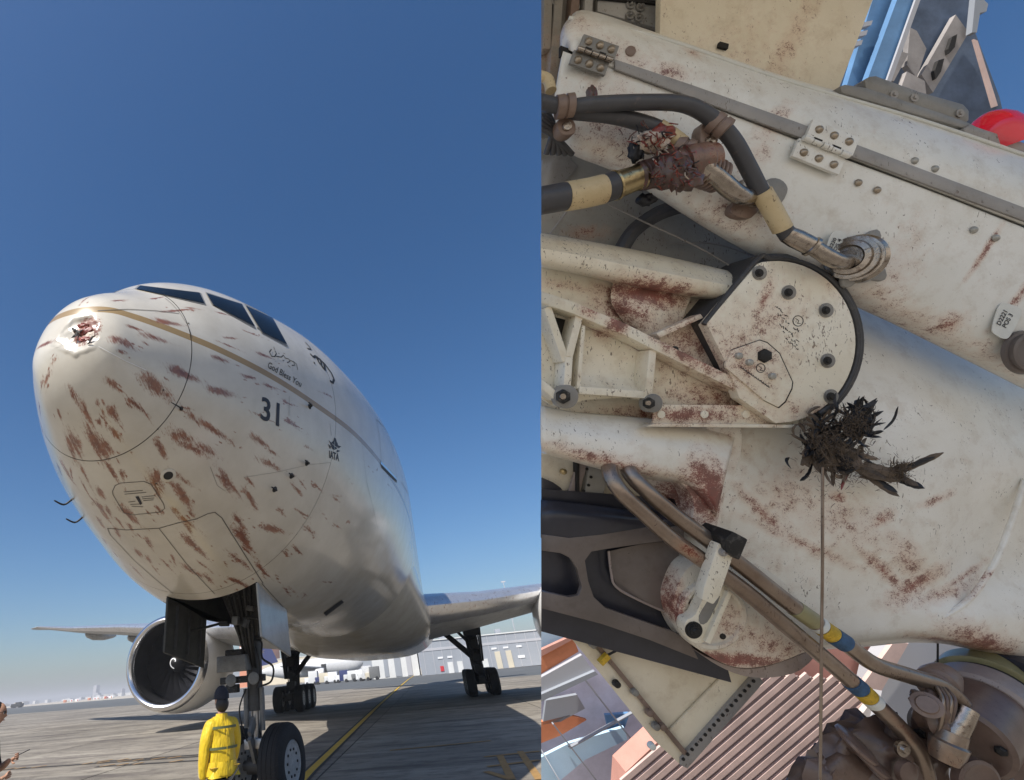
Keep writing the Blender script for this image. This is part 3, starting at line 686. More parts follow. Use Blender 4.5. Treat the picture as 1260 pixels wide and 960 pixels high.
# ---- engines
def engine(ex, ey, ez, s, label=None):
    o0 = Vector((ex, ey, ez)); ax = (0, 1, .0)
    prof = [(.30, 1.62), (.12, 1.66), (.02, 1.74), (0, 1.80), (.03, 1.87), (.14, 1.94), (.35, 2.0)]
    root = B(MB().lathe(o0, ax, [(a*s, b_*s) for a, b_ in [(.36, 2.0), (.8, 2.08), (1.6, 2.15), (2.6, 2.14), (3.8, 1.98), (4.9, 1.72), (4.9, 1.6), (4.2, 1.5)]], 72, caps=False), 'engine_nacelle', 'nacelle')
    def E(mb, name, mat, **k): o = mb.build(name, mat, root, **k); o.location = (0, 0, 0); return o
    E(MB().lathe(o0, ax, [(a*s, b_*s) for a, b_ in prof], 72, caps=False), 'inlet_lip', 'lip')
    E(MB().lathe(o0, ax, [(a*s, b_*s) for a, b_ in [(.30, 1.62), (.7, 1.6), (1.5, 1.66), (2.2, 1.66)]], 72, caps=False), 'inlet_duct', 'duct')
    E(MB().lathe(o0, ax, [(1.9*s, 1.65*s), (1.92*s, .3*s)], 48, caps=True), 'fan_backing', 'black')
    E(MB().lathe(o0, ax, [(1.0*s, .01), (1.02*s, .10*s), (1.2*s, .27*s), (1.5*s, .42*s), (1.75*s, .5*s)], 28), 'spinner', 'black')
    sw = []; sw2 = []
    for i in range(16):
        a = i/15*4.6; rr = (.05+.20*i/15)*s; yy = (1.0+.2*((rr/s)/.27)**1.6)*s-.012
        ww = .05*s
        sw.append(o0+Vector((math.cos(a)*rr, yy-.01, math.sin(a)*rr))); sw2.append(o0+Vector((math.cos(a)*(rr+ww), yy+.01, math.sin(a)*(rr+ww))))
    E(MB().grid([sw, sw2]), 'spinner_swirl', 'white', recalc=False)
    for k in range(22):
        a = 2*math.pi*k/22; rows = []
        for i in range(7):
            r = (.42+i/6*1.2)*s; tw = .5+.75*i/6; aa = a+.22*math.sin(i/6*2.2); wd = (.19+.14*i/6)*s
            rad = Vector((math.cos(aa), 0, math.sin(aa))); tg = Vector((-math.sin(aa), 0, math.cos(aa))); ch = (Vector((0, 1, 0))*math.cos(tw)+tg*math.sin(tw))
            c = o0+rad*r+Vector((0, 1.62*s, 0)); rows.append([c-ch*wd, c+Vector((0, .02, 0))+tg*.02, c+ch*wd])
        E(MB().grid(rows), 'fan_blade', 'blade', recalc=False)
    E(MB().lathe(o0, ax, [(4.2*s, 1.2*s), (5.6*s, .95*s), (6.4*s, .62*s), (7.2*s, .15*s)], 30), 'core_exhaust', 'metal')
    rows = []
    for yy, zz, w in ((.9, 2.1, .12), (2.2, 2.45, .25), (3.6, 2.55, .3), (6.5, 2.3, .3)):
        rows.append([(ex-w*s, ey+yy*s, ez+1.0*s), (ex-w*s, ey+yy*s, ez+zz*s-.15), (ex, ey+yy*s, ez+zz*s), (ex+w*s, ey+yy*s, ez+zz*s-.15), (ex+w*s, ey+yy*s, ez+1.0*s)])
    E(MB().grid(rows), 'engine_pylon', 'nacelle', recalc=False)
    return root
engine(-9.4, 22.0, 2.88, 1.03); engine(10.1, 22.0, 3.15, .985)
# ---- tail
B(loft([airfoil(0, 50+.0, 8.2, 9, .1)]+[airfoil(0, 57, 16, 4, .09)]), 'tail_root', 'wingw')
fin = [[(x*.9, y, 0) for x, y in [(0, 0)]]]
mbf = MB()
for (yy, zz, ch) in ((49, 8.3, 9.5), (58, 17.5, 3.6)):
    pass
mbf.add([(-.35, 50, 8), (.35, 50, 8), (.3, 59.5, 8), (-.3, 59.5, 8), (-.12, 58, 17.6), (.12, 58, 17.6), (.1, 61.6, 17.6), (-.1, 61.6, 17.6)], [(0, 1, 2, 3), (4, 5, 6, 7), (0, 1, 5, 4), (1, 2, 6, 5), (2, 3, 7, 6), (3, 0, 4, 7)])
B(mbf, 'tail_fin', 'bblue', smooth=False, bevel=.05)
for sg in (1, -1): B(loft([airfoil(sg*1, 54, 6.9, 6, .1), airfoil(sg*10, 60.5, 8, 2.4, .09)]), 'tailplane', 'wingw')

# ---- nose landing gear
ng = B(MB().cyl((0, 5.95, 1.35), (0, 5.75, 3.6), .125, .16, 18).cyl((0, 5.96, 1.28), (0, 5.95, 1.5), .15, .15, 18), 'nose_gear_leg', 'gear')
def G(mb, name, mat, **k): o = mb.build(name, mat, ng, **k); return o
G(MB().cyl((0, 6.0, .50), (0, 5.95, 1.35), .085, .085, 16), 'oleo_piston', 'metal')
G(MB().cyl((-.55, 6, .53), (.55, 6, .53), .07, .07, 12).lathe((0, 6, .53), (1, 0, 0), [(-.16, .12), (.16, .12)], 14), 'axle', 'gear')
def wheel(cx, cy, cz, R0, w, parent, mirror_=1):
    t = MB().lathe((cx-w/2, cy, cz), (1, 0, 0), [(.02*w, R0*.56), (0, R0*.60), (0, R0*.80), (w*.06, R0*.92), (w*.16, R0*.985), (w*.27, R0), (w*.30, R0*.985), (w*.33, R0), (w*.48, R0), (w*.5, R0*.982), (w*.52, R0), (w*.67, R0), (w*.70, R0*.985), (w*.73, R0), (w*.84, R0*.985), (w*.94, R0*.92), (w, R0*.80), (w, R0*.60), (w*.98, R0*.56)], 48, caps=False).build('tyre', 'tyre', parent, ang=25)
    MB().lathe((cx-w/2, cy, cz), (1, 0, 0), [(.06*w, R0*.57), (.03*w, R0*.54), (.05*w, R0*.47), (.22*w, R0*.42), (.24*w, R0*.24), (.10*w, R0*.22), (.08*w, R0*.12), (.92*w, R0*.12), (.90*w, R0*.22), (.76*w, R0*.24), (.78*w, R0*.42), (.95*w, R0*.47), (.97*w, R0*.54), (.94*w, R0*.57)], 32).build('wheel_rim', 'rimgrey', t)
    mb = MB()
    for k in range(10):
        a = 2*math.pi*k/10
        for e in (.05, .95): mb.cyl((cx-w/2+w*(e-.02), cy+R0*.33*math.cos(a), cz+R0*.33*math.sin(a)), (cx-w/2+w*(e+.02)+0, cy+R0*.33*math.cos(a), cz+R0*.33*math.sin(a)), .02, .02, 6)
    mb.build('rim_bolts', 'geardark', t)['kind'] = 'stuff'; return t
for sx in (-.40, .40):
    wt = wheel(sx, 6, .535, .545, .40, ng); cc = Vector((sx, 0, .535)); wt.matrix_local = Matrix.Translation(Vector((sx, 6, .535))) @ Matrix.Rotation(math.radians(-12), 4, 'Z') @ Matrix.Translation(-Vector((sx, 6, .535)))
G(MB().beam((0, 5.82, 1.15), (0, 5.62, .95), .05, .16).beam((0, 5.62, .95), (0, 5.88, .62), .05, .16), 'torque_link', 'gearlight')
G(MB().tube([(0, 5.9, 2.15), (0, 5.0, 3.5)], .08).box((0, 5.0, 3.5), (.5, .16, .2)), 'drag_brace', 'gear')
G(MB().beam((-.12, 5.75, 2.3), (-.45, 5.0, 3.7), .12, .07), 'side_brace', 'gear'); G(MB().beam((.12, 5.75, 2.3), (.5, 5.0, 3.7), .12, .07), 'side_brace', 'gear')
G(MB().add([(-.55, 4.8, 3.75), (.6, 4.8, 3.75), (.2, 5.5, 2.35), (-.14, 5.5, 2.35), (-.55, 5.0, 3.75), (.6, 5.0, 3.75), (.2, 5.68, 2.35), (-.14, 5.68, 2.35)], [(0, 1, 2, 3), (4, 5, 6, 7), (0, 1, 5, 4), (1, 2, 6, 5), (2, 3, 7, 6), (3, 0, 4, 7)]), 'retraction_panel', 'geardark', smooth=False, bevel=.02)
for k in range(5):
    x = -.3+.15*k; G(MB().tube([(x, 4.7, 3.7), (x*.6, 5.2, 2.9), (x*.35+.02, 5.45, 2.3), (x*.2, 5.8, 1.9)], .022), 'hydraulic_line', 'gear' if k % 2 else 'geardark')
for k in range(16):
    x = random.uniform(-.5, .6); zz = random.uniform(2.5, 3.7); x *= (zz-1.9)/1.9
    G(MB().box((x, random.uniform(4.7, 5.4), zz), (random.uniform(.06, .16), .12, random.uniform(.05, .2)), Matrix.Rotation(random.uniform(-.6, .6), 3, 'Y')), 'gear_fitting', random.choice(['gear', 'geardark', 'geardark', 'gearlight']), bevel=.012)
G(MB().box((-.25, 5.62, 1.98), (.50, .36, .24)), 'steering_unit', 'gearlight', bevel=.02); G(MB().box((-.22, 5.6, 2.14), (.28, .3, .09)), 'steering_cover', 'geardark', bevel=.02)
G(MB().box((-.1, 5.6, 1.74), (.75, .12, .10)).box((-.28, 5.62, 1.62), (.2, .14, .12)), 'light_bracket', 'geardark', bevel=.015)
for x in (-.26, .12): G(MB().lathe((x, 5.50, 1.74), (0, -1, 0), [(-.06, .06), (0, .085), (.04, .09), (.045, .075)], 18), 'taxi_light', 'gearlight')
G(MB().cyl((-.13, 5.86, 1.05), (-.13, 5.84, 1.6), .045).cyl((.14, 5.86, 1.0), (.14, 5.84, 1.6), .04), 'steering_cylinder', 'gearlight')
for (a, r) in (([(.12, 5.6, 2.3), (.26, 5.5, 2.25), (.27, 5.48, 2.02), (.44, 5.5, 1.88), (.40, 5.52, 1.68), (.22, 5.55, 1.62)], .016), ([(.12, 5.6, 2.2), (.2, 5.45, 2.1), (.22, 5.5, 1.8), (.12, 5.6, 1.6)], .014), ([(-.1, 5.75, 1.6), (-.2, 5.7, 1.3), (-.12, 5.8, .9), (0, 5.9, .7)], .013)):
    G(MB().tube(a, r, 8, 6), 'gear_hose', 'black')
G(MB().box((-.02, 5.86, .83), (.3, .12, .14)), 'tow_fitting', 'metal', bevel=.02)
# nose gear doors
def door(x, y0, y1, h, lean, mat, name='nose_gear_door'):
    z0 = [bv.ray_cast(Vector((x, y, 0)), Vector((0, 0, 1)))[0].z for y in (y0, y1)]
    a = [Vector((x, y0, z0[0])), Vector((x, y1, z0[1])), Vector((x+lean, y1-.02, z0[1]-h)), Vector((x+lean, y0+.02, z0[0]-h))]
    t = Vector((.035, 0, 0)); mb = MB().add(a+[v+t for v in a], [(0, 1, 2, 3), (4, 5, 6, 7), (0, 1, 5, 4), (1, 2, 6, 5), (2, 3, 7, 6), (3, 0, 4, 7)])
    d = B(mb, name, mat, smooth=False, bevel=.012)
    s = 1 if x < 0 else -1
    for k in range(3):
        yk = y0+(y1-y0)*(.2+.3*k); zk = z0[0]+(z0[1]-z0[0])*(.2+.3*k)
        xx = x+(.05 if x < 0 else -.02)
        MB().beam((xx, yk, zk-.05), (xx+lean, yk, zk-h+.08), .03, .05).build('door_rib', 'gear', d)
    MB().tube([(x+.03*s+lean*.6, (y0+y1)/2, z0[0]-h*.6), (x*.3, (y0+y1)/2+.3, z0[0]-h*.45)], .02).build('door_rod', 'geardark', d)
    return d
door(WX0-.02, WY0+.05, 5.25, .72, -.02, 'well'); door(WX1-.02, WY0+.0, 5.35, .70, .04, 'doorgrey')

# ---- main landing gear
def main_gear(x):
    s = 1 if x > 0 else -1
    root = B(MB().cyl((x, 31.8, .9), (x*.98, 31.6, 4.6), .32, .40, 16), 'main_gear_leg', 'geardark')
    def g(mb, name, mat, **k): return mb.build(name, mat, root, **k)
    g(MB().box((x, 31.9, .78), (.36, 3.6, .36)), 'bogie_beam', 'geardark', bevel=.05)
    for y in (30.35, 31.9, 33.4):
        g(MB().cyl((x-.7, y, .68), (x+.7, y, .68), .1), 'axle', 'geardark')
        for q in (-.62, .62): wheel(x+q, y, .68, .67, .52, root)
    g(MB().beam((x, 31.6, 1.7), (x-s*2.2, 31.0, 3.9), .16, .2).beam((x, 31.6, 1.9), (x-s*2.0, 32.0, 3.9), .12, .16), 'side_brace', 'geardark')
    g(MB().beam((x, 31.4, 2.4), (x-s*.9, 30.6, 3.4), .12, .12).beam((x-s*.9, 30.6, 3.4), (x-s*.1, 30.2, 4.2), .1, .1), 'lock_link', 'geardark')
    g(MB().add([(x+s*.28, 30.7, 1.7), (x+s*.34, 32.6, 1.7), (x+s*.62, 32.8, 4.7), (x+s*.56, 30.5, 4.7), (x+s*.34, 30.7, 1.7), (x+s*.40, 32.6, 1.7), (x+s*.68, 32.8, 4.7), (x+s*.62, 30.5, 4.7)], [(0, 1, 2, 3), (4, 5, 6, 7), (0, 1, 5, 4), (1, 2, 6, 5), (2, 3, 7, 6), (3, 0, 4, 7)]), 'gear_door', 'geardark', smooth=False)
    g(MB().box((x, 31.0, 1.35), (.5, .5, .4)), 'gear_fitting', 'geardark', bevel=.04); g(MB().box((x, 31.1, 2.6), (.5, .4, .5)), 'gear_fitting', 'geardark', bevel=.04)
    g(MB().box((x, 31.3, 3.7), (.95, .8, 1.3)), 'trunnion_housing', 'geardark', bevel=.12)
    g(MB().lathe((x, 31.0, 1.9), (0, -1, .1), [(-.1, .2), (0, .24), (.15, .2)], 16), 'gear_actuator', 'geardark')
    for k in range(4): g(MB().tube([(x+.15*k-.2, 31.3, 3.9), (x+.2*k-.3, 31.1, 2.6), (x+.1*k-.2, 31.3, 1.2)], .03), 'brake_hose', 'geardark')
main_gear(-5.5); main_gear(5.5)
# ---------------------------------------------------------------- far side of the apron
def at_dist(px, py, y=None, z=None, t=None):
    d = RIGHT*((px-CX)/FPX)+UP*((CY-py)/FPX)+FWD
    if y is not None: return CAM+d*((y-CAM.y)/d.y)
    return CAM+d*t
def boxbld(name, label, x0, x1, y, dep, h, mat, parts=(), rot=0, cat='building'):
    t = thing(name, label, cat, ((x0+x1)/2, y, 0), rot); w = x1-x0
    MB().box((0, dep/2, h/2), (w, dep, h)).build('wall', mat, t, smooth=False)
    MB().box((0, dep/2, h+.12), (w+.4, dep+.4, .22)).build('roof', 'bwhite' if mat != 'bwhite' else 'bgrey', t, smooth=False)
    for p in parts:
        nm, m, cx, cz, pw, ph = p; MB().box((cx, -.05, cz), (pw, .16, ph)).build(nm, m, t, smooth=False)
    return t
Yh = 128
def gx(px, y=Yh): return px_ground(px, 826, 0).x if False else (CAM+(RIGHT*((px-CX)/FPX)+UP*((CY-822)/FPX)+FWD)*((y-CAM.y)/(RIGHT*((px-CX)/FPX)+UP*((CY-822)/FPX)+FWD).y)).x
xa, xb = gx(518), gx(900)
mid = (xa+xb)/2
P_ = []
for a, b_, c, d, m, n in ((555, 14, 5, 9, 'bwhite', 'door'), (567, 14, 5, 9, 'bwhite', 'door'), (599, 9, 4.6, 9, 'bwhite', 'door'), (616, 9, 7.6, 14, 'bbeige', 'door'), (630, 9, 8, 14, 'bbeige', 'door')):
    P_.append((n, m, gx(a)-mid, d*.235/2, 1.15, d*.235))
for a in (544, 556, 613, 628, 645): P_.append(('sign_board', 'white', gx(a)-mid, 3.9 if a > 600 else 3.1, 1.1, .35))
P_ += [('fire_cabinet', 'red', gx(544)-mid, 1.0, .75, 1.0), ('awning', 'white', gx(645)-mid, 1.9, 1.4, .5)]
boxbld('apron_shed', 'long low grey shed with pale doors behind the right main gear', xa, xb, Yh, 24, 6.6, 'bgrey', P_)
shed = bpy.data.objects['apron_shed']
for k in range(30): MB().box((xa-mid+(xb-xa)*(k+.5)/30, -.03, 3.3), (.12, .08, 6.4)).build('wall_seam', 'farhaze', shed, smooth=False)
MB().box((0, -.04, 4.9), (xb-xa, .1, .5)).build('wall_band', 'farhaze', shed, smooth=False)
for k, w in ((3, 2.2), (9, 1.2), (15, 3.0), (22, 1.6)): MB().box((xa-mid+(xb-xa)*k/30, 4, 7.3), (w, 2, 1.0)).build('roof_unit', 'bgrey', shed, bevel=.08)
xa, xb = gx(464, 150), gx(517, 150); mid = (xa+xb)/2
boxbld('white_hangar_block', 'small white block with grey vertical door panels left of the long grey shed', xa, xb, 138, 12, 8.4, 'bwhite',
       [('door_panel', 'bgrey', -2.2, 2.6, 1.0, 4.6), ('door_panel', 'bgrey', .6, 2.4, 1.5, 4.4), ('door_panel', 'farhaze', 3.3, 2.4, 1.2, 4.4), ('window', 'farhaze', 4.6, 5.9, .9, .9), ('window', 'farhaze', -4.2, 5.4, .8, 2.4)])
xa, xb = gx(300, 240), gx(400, 240); mid = (xa+xb)/2
boxbld('terminal_building', 'beige terminal building beyond the nose wheel hoses', xa, xb, 268, 20, 10.5, 'bbeige', [('window', 'farhaze', -8+5*k, 4.5, 2.2, 2.6) for k in range(6)])
xa, xb = gx(262, 240), gx(304, 240)
boxbld('orange_hangar', 'red-orange hangar seen between the engine and the nose gear', xa, xb, 276, 20, 18.5, 'borange', [('door_panel', 'farhaze', 0, 4, 6, 7), ('roof_band', 'white', 0, 17.5, 15, .8)])
# parked airliner with a navy tail, far behind
pa = thing('parked_airliner', 'distant white parked airliner with a navy tail fin behind the gear', 'aircraft', (gx(392, 165), 165, 0)); pa.scale = (.62, .62, .80)
def PB(mb, name, mat, **k): return mb.build(name, mat, pa, **k)
# local x runs along its body, nose towards +x
PB(MB().lathe((-30, 0, 5.2), (1, 0, 0), [(0, .3), (6, 1.6), (14, 2.9), (44, 2.9), (48, 2.4), (50.5, 1.3), (51.2, .3)], 24), 'fuselage', 'wingw')
finp = [(-28, 7.2), (-19.5, 8), (-25.5, 17.5), (-31.5, 17.5)]
PB(MB().add([(x, -.2, z_) for x, z_ in finp]+[(x, .2, z_) for x, z_ in finp], [(0, 1, 2, 3), (4, 5, 6, 7), (0, 1, 5, 4), (1, 2, 6, 5), (2, 3, 7, 6), (3, 0, 4, 7)]), 'tail_fin', 'bblue', smooth=False)
em = Vector((-27.2, -.24, 13.3))
PB(MB().sphere(em+Vector((0, 0, .9)), .95, 10, (1, .08, .6)).box(em+Vector((0, 0, .1)), (.3, .06, 1.4)), 'palm_emblem', 'gold')
PB(MB().beam(em+Vector((-1.1, 0, -1.9)), em+Vector((1.1, 0, -.9)), .22, .05).beam(em+Vector((1.1, 0, -1.9)), em+Vector((-1.1, 0, -.9)), .22, .05), 'sword_emblem', 'gold', smooth=False)
PB(MB().add([(-8, -2, 4.4), (4, -2, 4.4), (-8, -26, 6), (-12, -26, 6), (-8, -2, 5.0), (4, -2, 4.8), (-8, -26, 6.3), (-12, -26, 6.3)], [(0, 1, 2, 3), (4, 5, 6, 7), (0, 1, 5, 4), (1, 2, 6, 5), (2, 3, 7, 6), (3, 0, 4, 7)]), 'wing', 'winggrey', smooth=False)
PB(MB().lathe((-1, -9, 3.0), (1, 0, 0), [(0, .8), (1.5, 1.5), (4, 1.7), (5.2, 1.5), (5.2, 1.2), (4, 1.1)], 18), 'engine', 'wingw')
PB(MB().box((3, -2.86, 4.6), (2.3, .4, 2.6)), 'cargo_door', 'geardark', smooth=False)
for x in (-4, -3, 15): PB(MB().cyl((x, 0, .7), (x, 0, 3.2), .2).cyl((x, -1.2, .6), (x, 1.2, .6), .6), 'landing_gear', 'geardark')
# service vehicles in front of it
cols = ['bwhite', 'bbeige', 'white', 'bblue', 'bwhite', 'white', 'wingw', 'gearlight']
VL = ['white baggage tug, leftmost of the service vehicles by the parked airliner', 'beige cargo truck among the service vehicles by the parked airliner', 'white cabin van just right of the beige truck by the parked airliner', 'navy blue service truck by the parked airliner',
      'white box truck right of the navy truck by the parked airliner', 'white van left of the pale hangar block', 'pale fuel truck close to the white hangar block', 'grey box truck, rightmost beside the white hangar block']
for k, px in enumerate((383, 396, 407, 421, 431, 441, 449, 458)):
    y = 140-k*1.5; x = gx(px, y); h = random.uniform(1.7, 2.7); t = thing('service_vehicle', VL[k], 'truck' if k in (1, 3, 4, 6, 7) else 'van', (x, y, 0), 0, 'service vehicles by the parked airliner')
    MB().box((.4, 0, h/2+.35), (2.2, 1.9, h)).build('body', cols[k], t, bevel=.08); MB().box((-1.2, 0, .95), (1.0, 1.8, 1.25)).build('cab', cols[(k+2) % 8], t, bevel=.12)
    MB().box((-1.72, 0, 1.25), (.06, 1.5, .5)).build('windscreen', 'glass', t, smooth=False)
    for sx in (-1.1, .9):
        for sy in (-.85, .85): MB().cyl((sx, sy-.12, .35), (sx, sy+.12, .35), .35).build('wheel', 'tyre', t)
# poles
for px, py, hh in ((559, 772, 17), (643, 755, 21)):
    y = 160; p = at_dist(px, 815, y=y); t = thing('light_mast', 'thin grey mast rising behind the grey shed, '+('near the gear leg' if px < 600 else 'near the engine at the right'), 'mast', (p.x, y, 0), 0, 'masts behind the grey shed')
    MB().cyl((0, 0, 0), (0, 0, hh), .14, .08, 8).build('pole', 'farhaze', t); MB().box((0, 0, hh), (1.2, .2, .3)).build('lamp_head', 'farhaze', t)
# skyline along the left horizon
rs = random.Random(3); SK = []
ORD = ['leftmost', 'second', 'third', 'fourth', 'fifth', 'sixth', 'seventh', 'eighth', 'ninth', 'tenth', 'eleventh', 'twelfth', 'thirteenth', 'fourteenth', 'fifteenth', 'sixteenth', 'seventeenth', 'eighteenth', 'nineteenth', 'twentieth', 'twenty-first', 'twenty-second', 'twenty-third', 'twenty-fourth', 'twenty-fifth', 'twenty-sixth', 'twenty-seventh', 'twenty-eighth', 'twenty-ninth', 'thirtieth', 'thirty-first']
def orank(i): return ORD[i] if i == 0 else ORD[i]+' from the left'
for k in range(34):
    px = rs.uniform(-30, 215); y = 1150; d = at_dist(px, 852-.05*px, y=y); w = rs.uniform(5, 26); h = rs.uniform(2, 6)
    if k == 0: px, h, w = 112, 24, 7; d = at_dist(px, 850, y=y)
    if k == 1: px, h, w = 138, 13, 3; d = at_dist(px, 850, y=y)
    if k == 2: px, h, w = 118, 9, 10; d = at_dist(px, 850, y=y)
    SK.append((d.x, y+rs.uniform(-40, 60), w, h, k))
WH = ['tall pale tower standing out of the far left skyline', 'slim mast-like building right of the tall skyline tower', 'stepped block just right of the tall skyline tower']
LOW = sorted([q for q in SK if q[4] > 2], key=lambda q: q[0]/(q[1]+3.7))
for x, y, w, h, k in SK[:3]+LOW:
    t = thing('skyline_building', WH[k] if k < 3 else 'low hazy flat-roofed building on the horizon, '+orank([q[4] for q in LOW].index(k)), 'building', (x, y, 0), 0, 'hazy buildings along the horizon')
    MB().box((0, 0, h/2), (w, 14, h)).build('wall', rs.choice(['farhaze', 'bbeige', 'bwhite']) if k > 2 else 'farhaze', t, smooth=False)
    MB().box((w*.1, 0, h+.5), (w*.4, 6, 1.2)).build('rooftop', 'farhaze', t, smooth=False)
BP = sorted(rs.uniform(84, 136) for k in range(16))
for k in range(16):
    px = BP[k]; d = px_ground(px, 864-.065*px-(px-80)*.02); d = at_dist(px, 856, y=420); x = d.x
    t = thing('site_barrier', ('white' if k % 3 else 'orange')+' block barrier with '+('red' if k % 2 else 'orange')+' band on the far sand, '+orank(k), 'barrier', (x, 420+rs.uniform(-6, 6), 0), 0, 'barriers across the far sand')
    MB().box((0, 0, .9), (rs.uniform(1.5, 3.2), .8, 1.6)).build('block', 'white' if k % 3 else 'borange', t, bevel=.1); MB().box((.2, -.5, .9), (.7, .5, .8)).build('band', 'red' if k % 2 else 'borange', t, smooth=False)
p = at_dist(22, 863, y=330)
t = thing('dark_vehicle', 'dark vehicle alone on the sand at the far left', 'vehicle', (p.x, 330, 0)); MB().box((0, 0, 1.3), (7, 3, 1.8)).build('body', 'geardark', t, bevel=.3); MB().box((.8, 0, 2.5), (3, 2.5, .9)).build('cab', 'geardark', t, bevel=.3)
for sx in (-2.2, 2.2): MB().cyl((sx, -1.5, .5), (sx, 1.5, .5), .55).build('wheel', 'tyre', t)

# ---------------------------------------------------------------- people
def skinmesh(name, mat, verts, edges, radii, parent, sub=2, root=0):
    me = bpy.data.meshes.new(name); me.from_pydata([Vector(v) for v in verts], edges, []); o = bpy.data.objects.new(name, me); C.objects.link(o)
    md = o.modifiers.new('skin', 'SKIN'); md.use_smooth_shade = True; md.branch_smoothing = .6
    for i, r in enumerate(radii):
        sv = me.skin_vertices[0].data[i]; sv.radius = r if isinstance(r, tuple) else (r, r); sv.use_root = (i == root)
    s2 = o.modifiers.new('sub', 'SUBSURF'); s2.levels = s2.render_levels = sub
    dg = bpy.context.evaluated_depsgraph_get(); m2 = bpy.data.meshes.new_from_object(o.evaluated_get(dg)); o.modifiers.clear(); o.data = m2
    m2.polygons.foreach_set('use_smooth', [True]*len(m2.polygons)); m2.materials.clear(); m2.materials.append(MAT[mat]); o.parent = parent
    return o
def hand(o, wrist, d, side, palmn, parent, mat='skin', curl=.5):
    wrist, d, side, palmn = Vector(wrist), Vector(d).normalized(), Vector(side).normalized(), Vector(palmn).normalized()
    v = [wrist, wrist+d*.045, wrist+d*.085]; e = [(0, 1), (1, 2)]; r = [(.026, .018), (.038, .016), (.040, .015)]
    for k in range(4):
        s = (-.030+.020*k); b_ = wrist+d*(.088-.004*abs(k-1.3))+side*s; L1 = (.040, .045, .042, .034)[k]; i = len(v)
        c = curl*(1+.15*k); p1 = b_+(d*math.cos(c)+palmn*math.sin(c))*L1; p2 = p1+(d*math.cos(c*2)+palmn*math.sin(c*2))*L1*.7; p3 = p2+(d*math.cos(c*2.8)+palmn*math.sin(c*2.8))*L1*.5
        v += [b_, p1, p2, p3]; e += [(2, i), (i, i+1), (i+1, i+2), (i+2, i+3)]; r += [.0095, .0088, .008, .007]
    i = len(v); t0 = wrist+d*.03+side*(-.035); v += [t0, t0-side*.022+d*.03+palmn*.012, t0-side*.02+d*.055+palmn*.03]; e += [(1, i), (i, i+1), (i+1, i+2)]; r += [.012, .010, .008]
    return skinmesh('hand', mat, v, e, r, parent)
def head(parent, c, face, mat='skin', r=.105):
    """ovoid head with brow, nose, lips, chin, ears and eyes; face = unit vector it looks along"""
    c, f = Vector(c), Vector(face).normalized(); u = Vector((0, 0, 1)); s = f.cross(u).normalized(); u = s.cross(f)
    mb = MB().sphere((0, 0, 0), 1, 28); out = []
    for x, y, z_ in mb.v:   # x side, y forward, z up
        X = x*.076; Y = y*.098; Zz = z_*.118
        if z_ < 0: X *= 1-.30*(-z_)**1.3; Y *= 1-.12*(-z_)
        if y > .5 and abs(x) < .18: Y += .022*math.exp(-((z_+.12)/.13)**2)*(1-abs(x)/.18)          # nose
        if y > .3: Y -= .010*math.exp(-((z_-.12)/.10)**2-((abs(x)-.35)/.16)**2)                     # eye sockets
        if y > .5: Y += .006*math.exp(-((z_+.48)/.06)**2-(x/.3)**2)+.008*math.exp(-((z_+.80)/.12)**2-(x/.3)**2)
        out.append(c+s*X+f*Y+u*Zz)
    mb.v = [tuple(v) for v in out]; h = mb.build('head', mat, parent, recalc=False)
    for k in (-1, 1):
        MB().sphere(c+s*(k*.078)-f*.005-u*.005, .03, 10, (.35, .6, 1)).build('ear', mat, h)
        MB().sphere(c+s*(k*.030)+f*.083+u*.014, .011, 8).build('eye', 'white', h)
        MB().sphere(c+s*(k*.030)+f*.091+u*.014, .006, 8).build('iris', 'hair', h)
    MB().tube([c+s*.026+f*.088-u*.058, c+f*.098-u*.056, c-s*.026+f*.088-u*.058], [.003, .006, .003], 8).build('lips', 'flesh', h)
    return h
# the man in yellow, seen from behind beside the nose gear
PYM = (0.66, 2.57)
man = thing('person', 'man in bright yellow jacket and dark cap, back turned, beside the nose gear', 'person', (PYM[0], PYM[1], 0), math.radians(46)); man.scale = (.80, .84, .985)
b_s = [(0, 0, .97), (0, .0, 1.05), (0, -.01, 1.22), (0, 0, 1.36), (0, .01, 1.42), (.17, 0, 1.34), (-.17, 0, 1.34), (-.235, .0, 1.17), (-.25, .01, 1.02), (-.235, .05, .86), (.225, .03, 1.17), (.235, .10, 1.02), (.18, .22, .95)]
skinmesh('jacket', 'yellow', b_s, [(0, 1), (1, 2), (2, 3), (3, 4), (3, 5), (3, 6), (6, 7), (7, 8), (8, 9), (5, 10), (10, 11), (11, 12)],
         [(.20, .135), (.20, .14), (.205, .145), (.165, .125), (.07, .07), (.10, .10), (.10, .10), .078, .070, .055, .078, .068, .052], man, root=1)
MB().lathe((0, 0, .895), (0, 0, 1), [(0, .20), (.0, .218), (.04, .222), (.12, .205)], 28, caps=False).build('jacket_hem', 'yellow', man).scale = (1, .72, 1)
skinmesh('trousers', 'trousers', [(0, 0, .97), (.10, 0, .86), (.11, .01, .48), (.12, 0, .10), (-.10, 0, .82), (-.12, -.02, .48), (-.13, 0, .10)], [(0, 1), (1, 2), (2, 3), (0, 4), (4, 5), (5, 6)], [(.16, .11), .10, .075, .062, .10, .075, .062], man)
for sx in (.12, -.13):
    MB().sphere((sx, .05, .05), .06, 14, (.85, 2.1, .85)).build('shoe', 'black', man)
MB().cyl((0, .0, 1.36), (0, .01, 1.47), .056, .05).build('neck', 'skin', man)
head(man, (0, .02, 1.555), (-.15, 1, -.05))
mb = MB().sphere((0, .01, 1.59), 1, 20, (.098, .118, .118)); mb.v = [(x, y, max(z_, 1.575)) for x, y, z_ in mb.v]; mb.build('cap', 'cap', man)
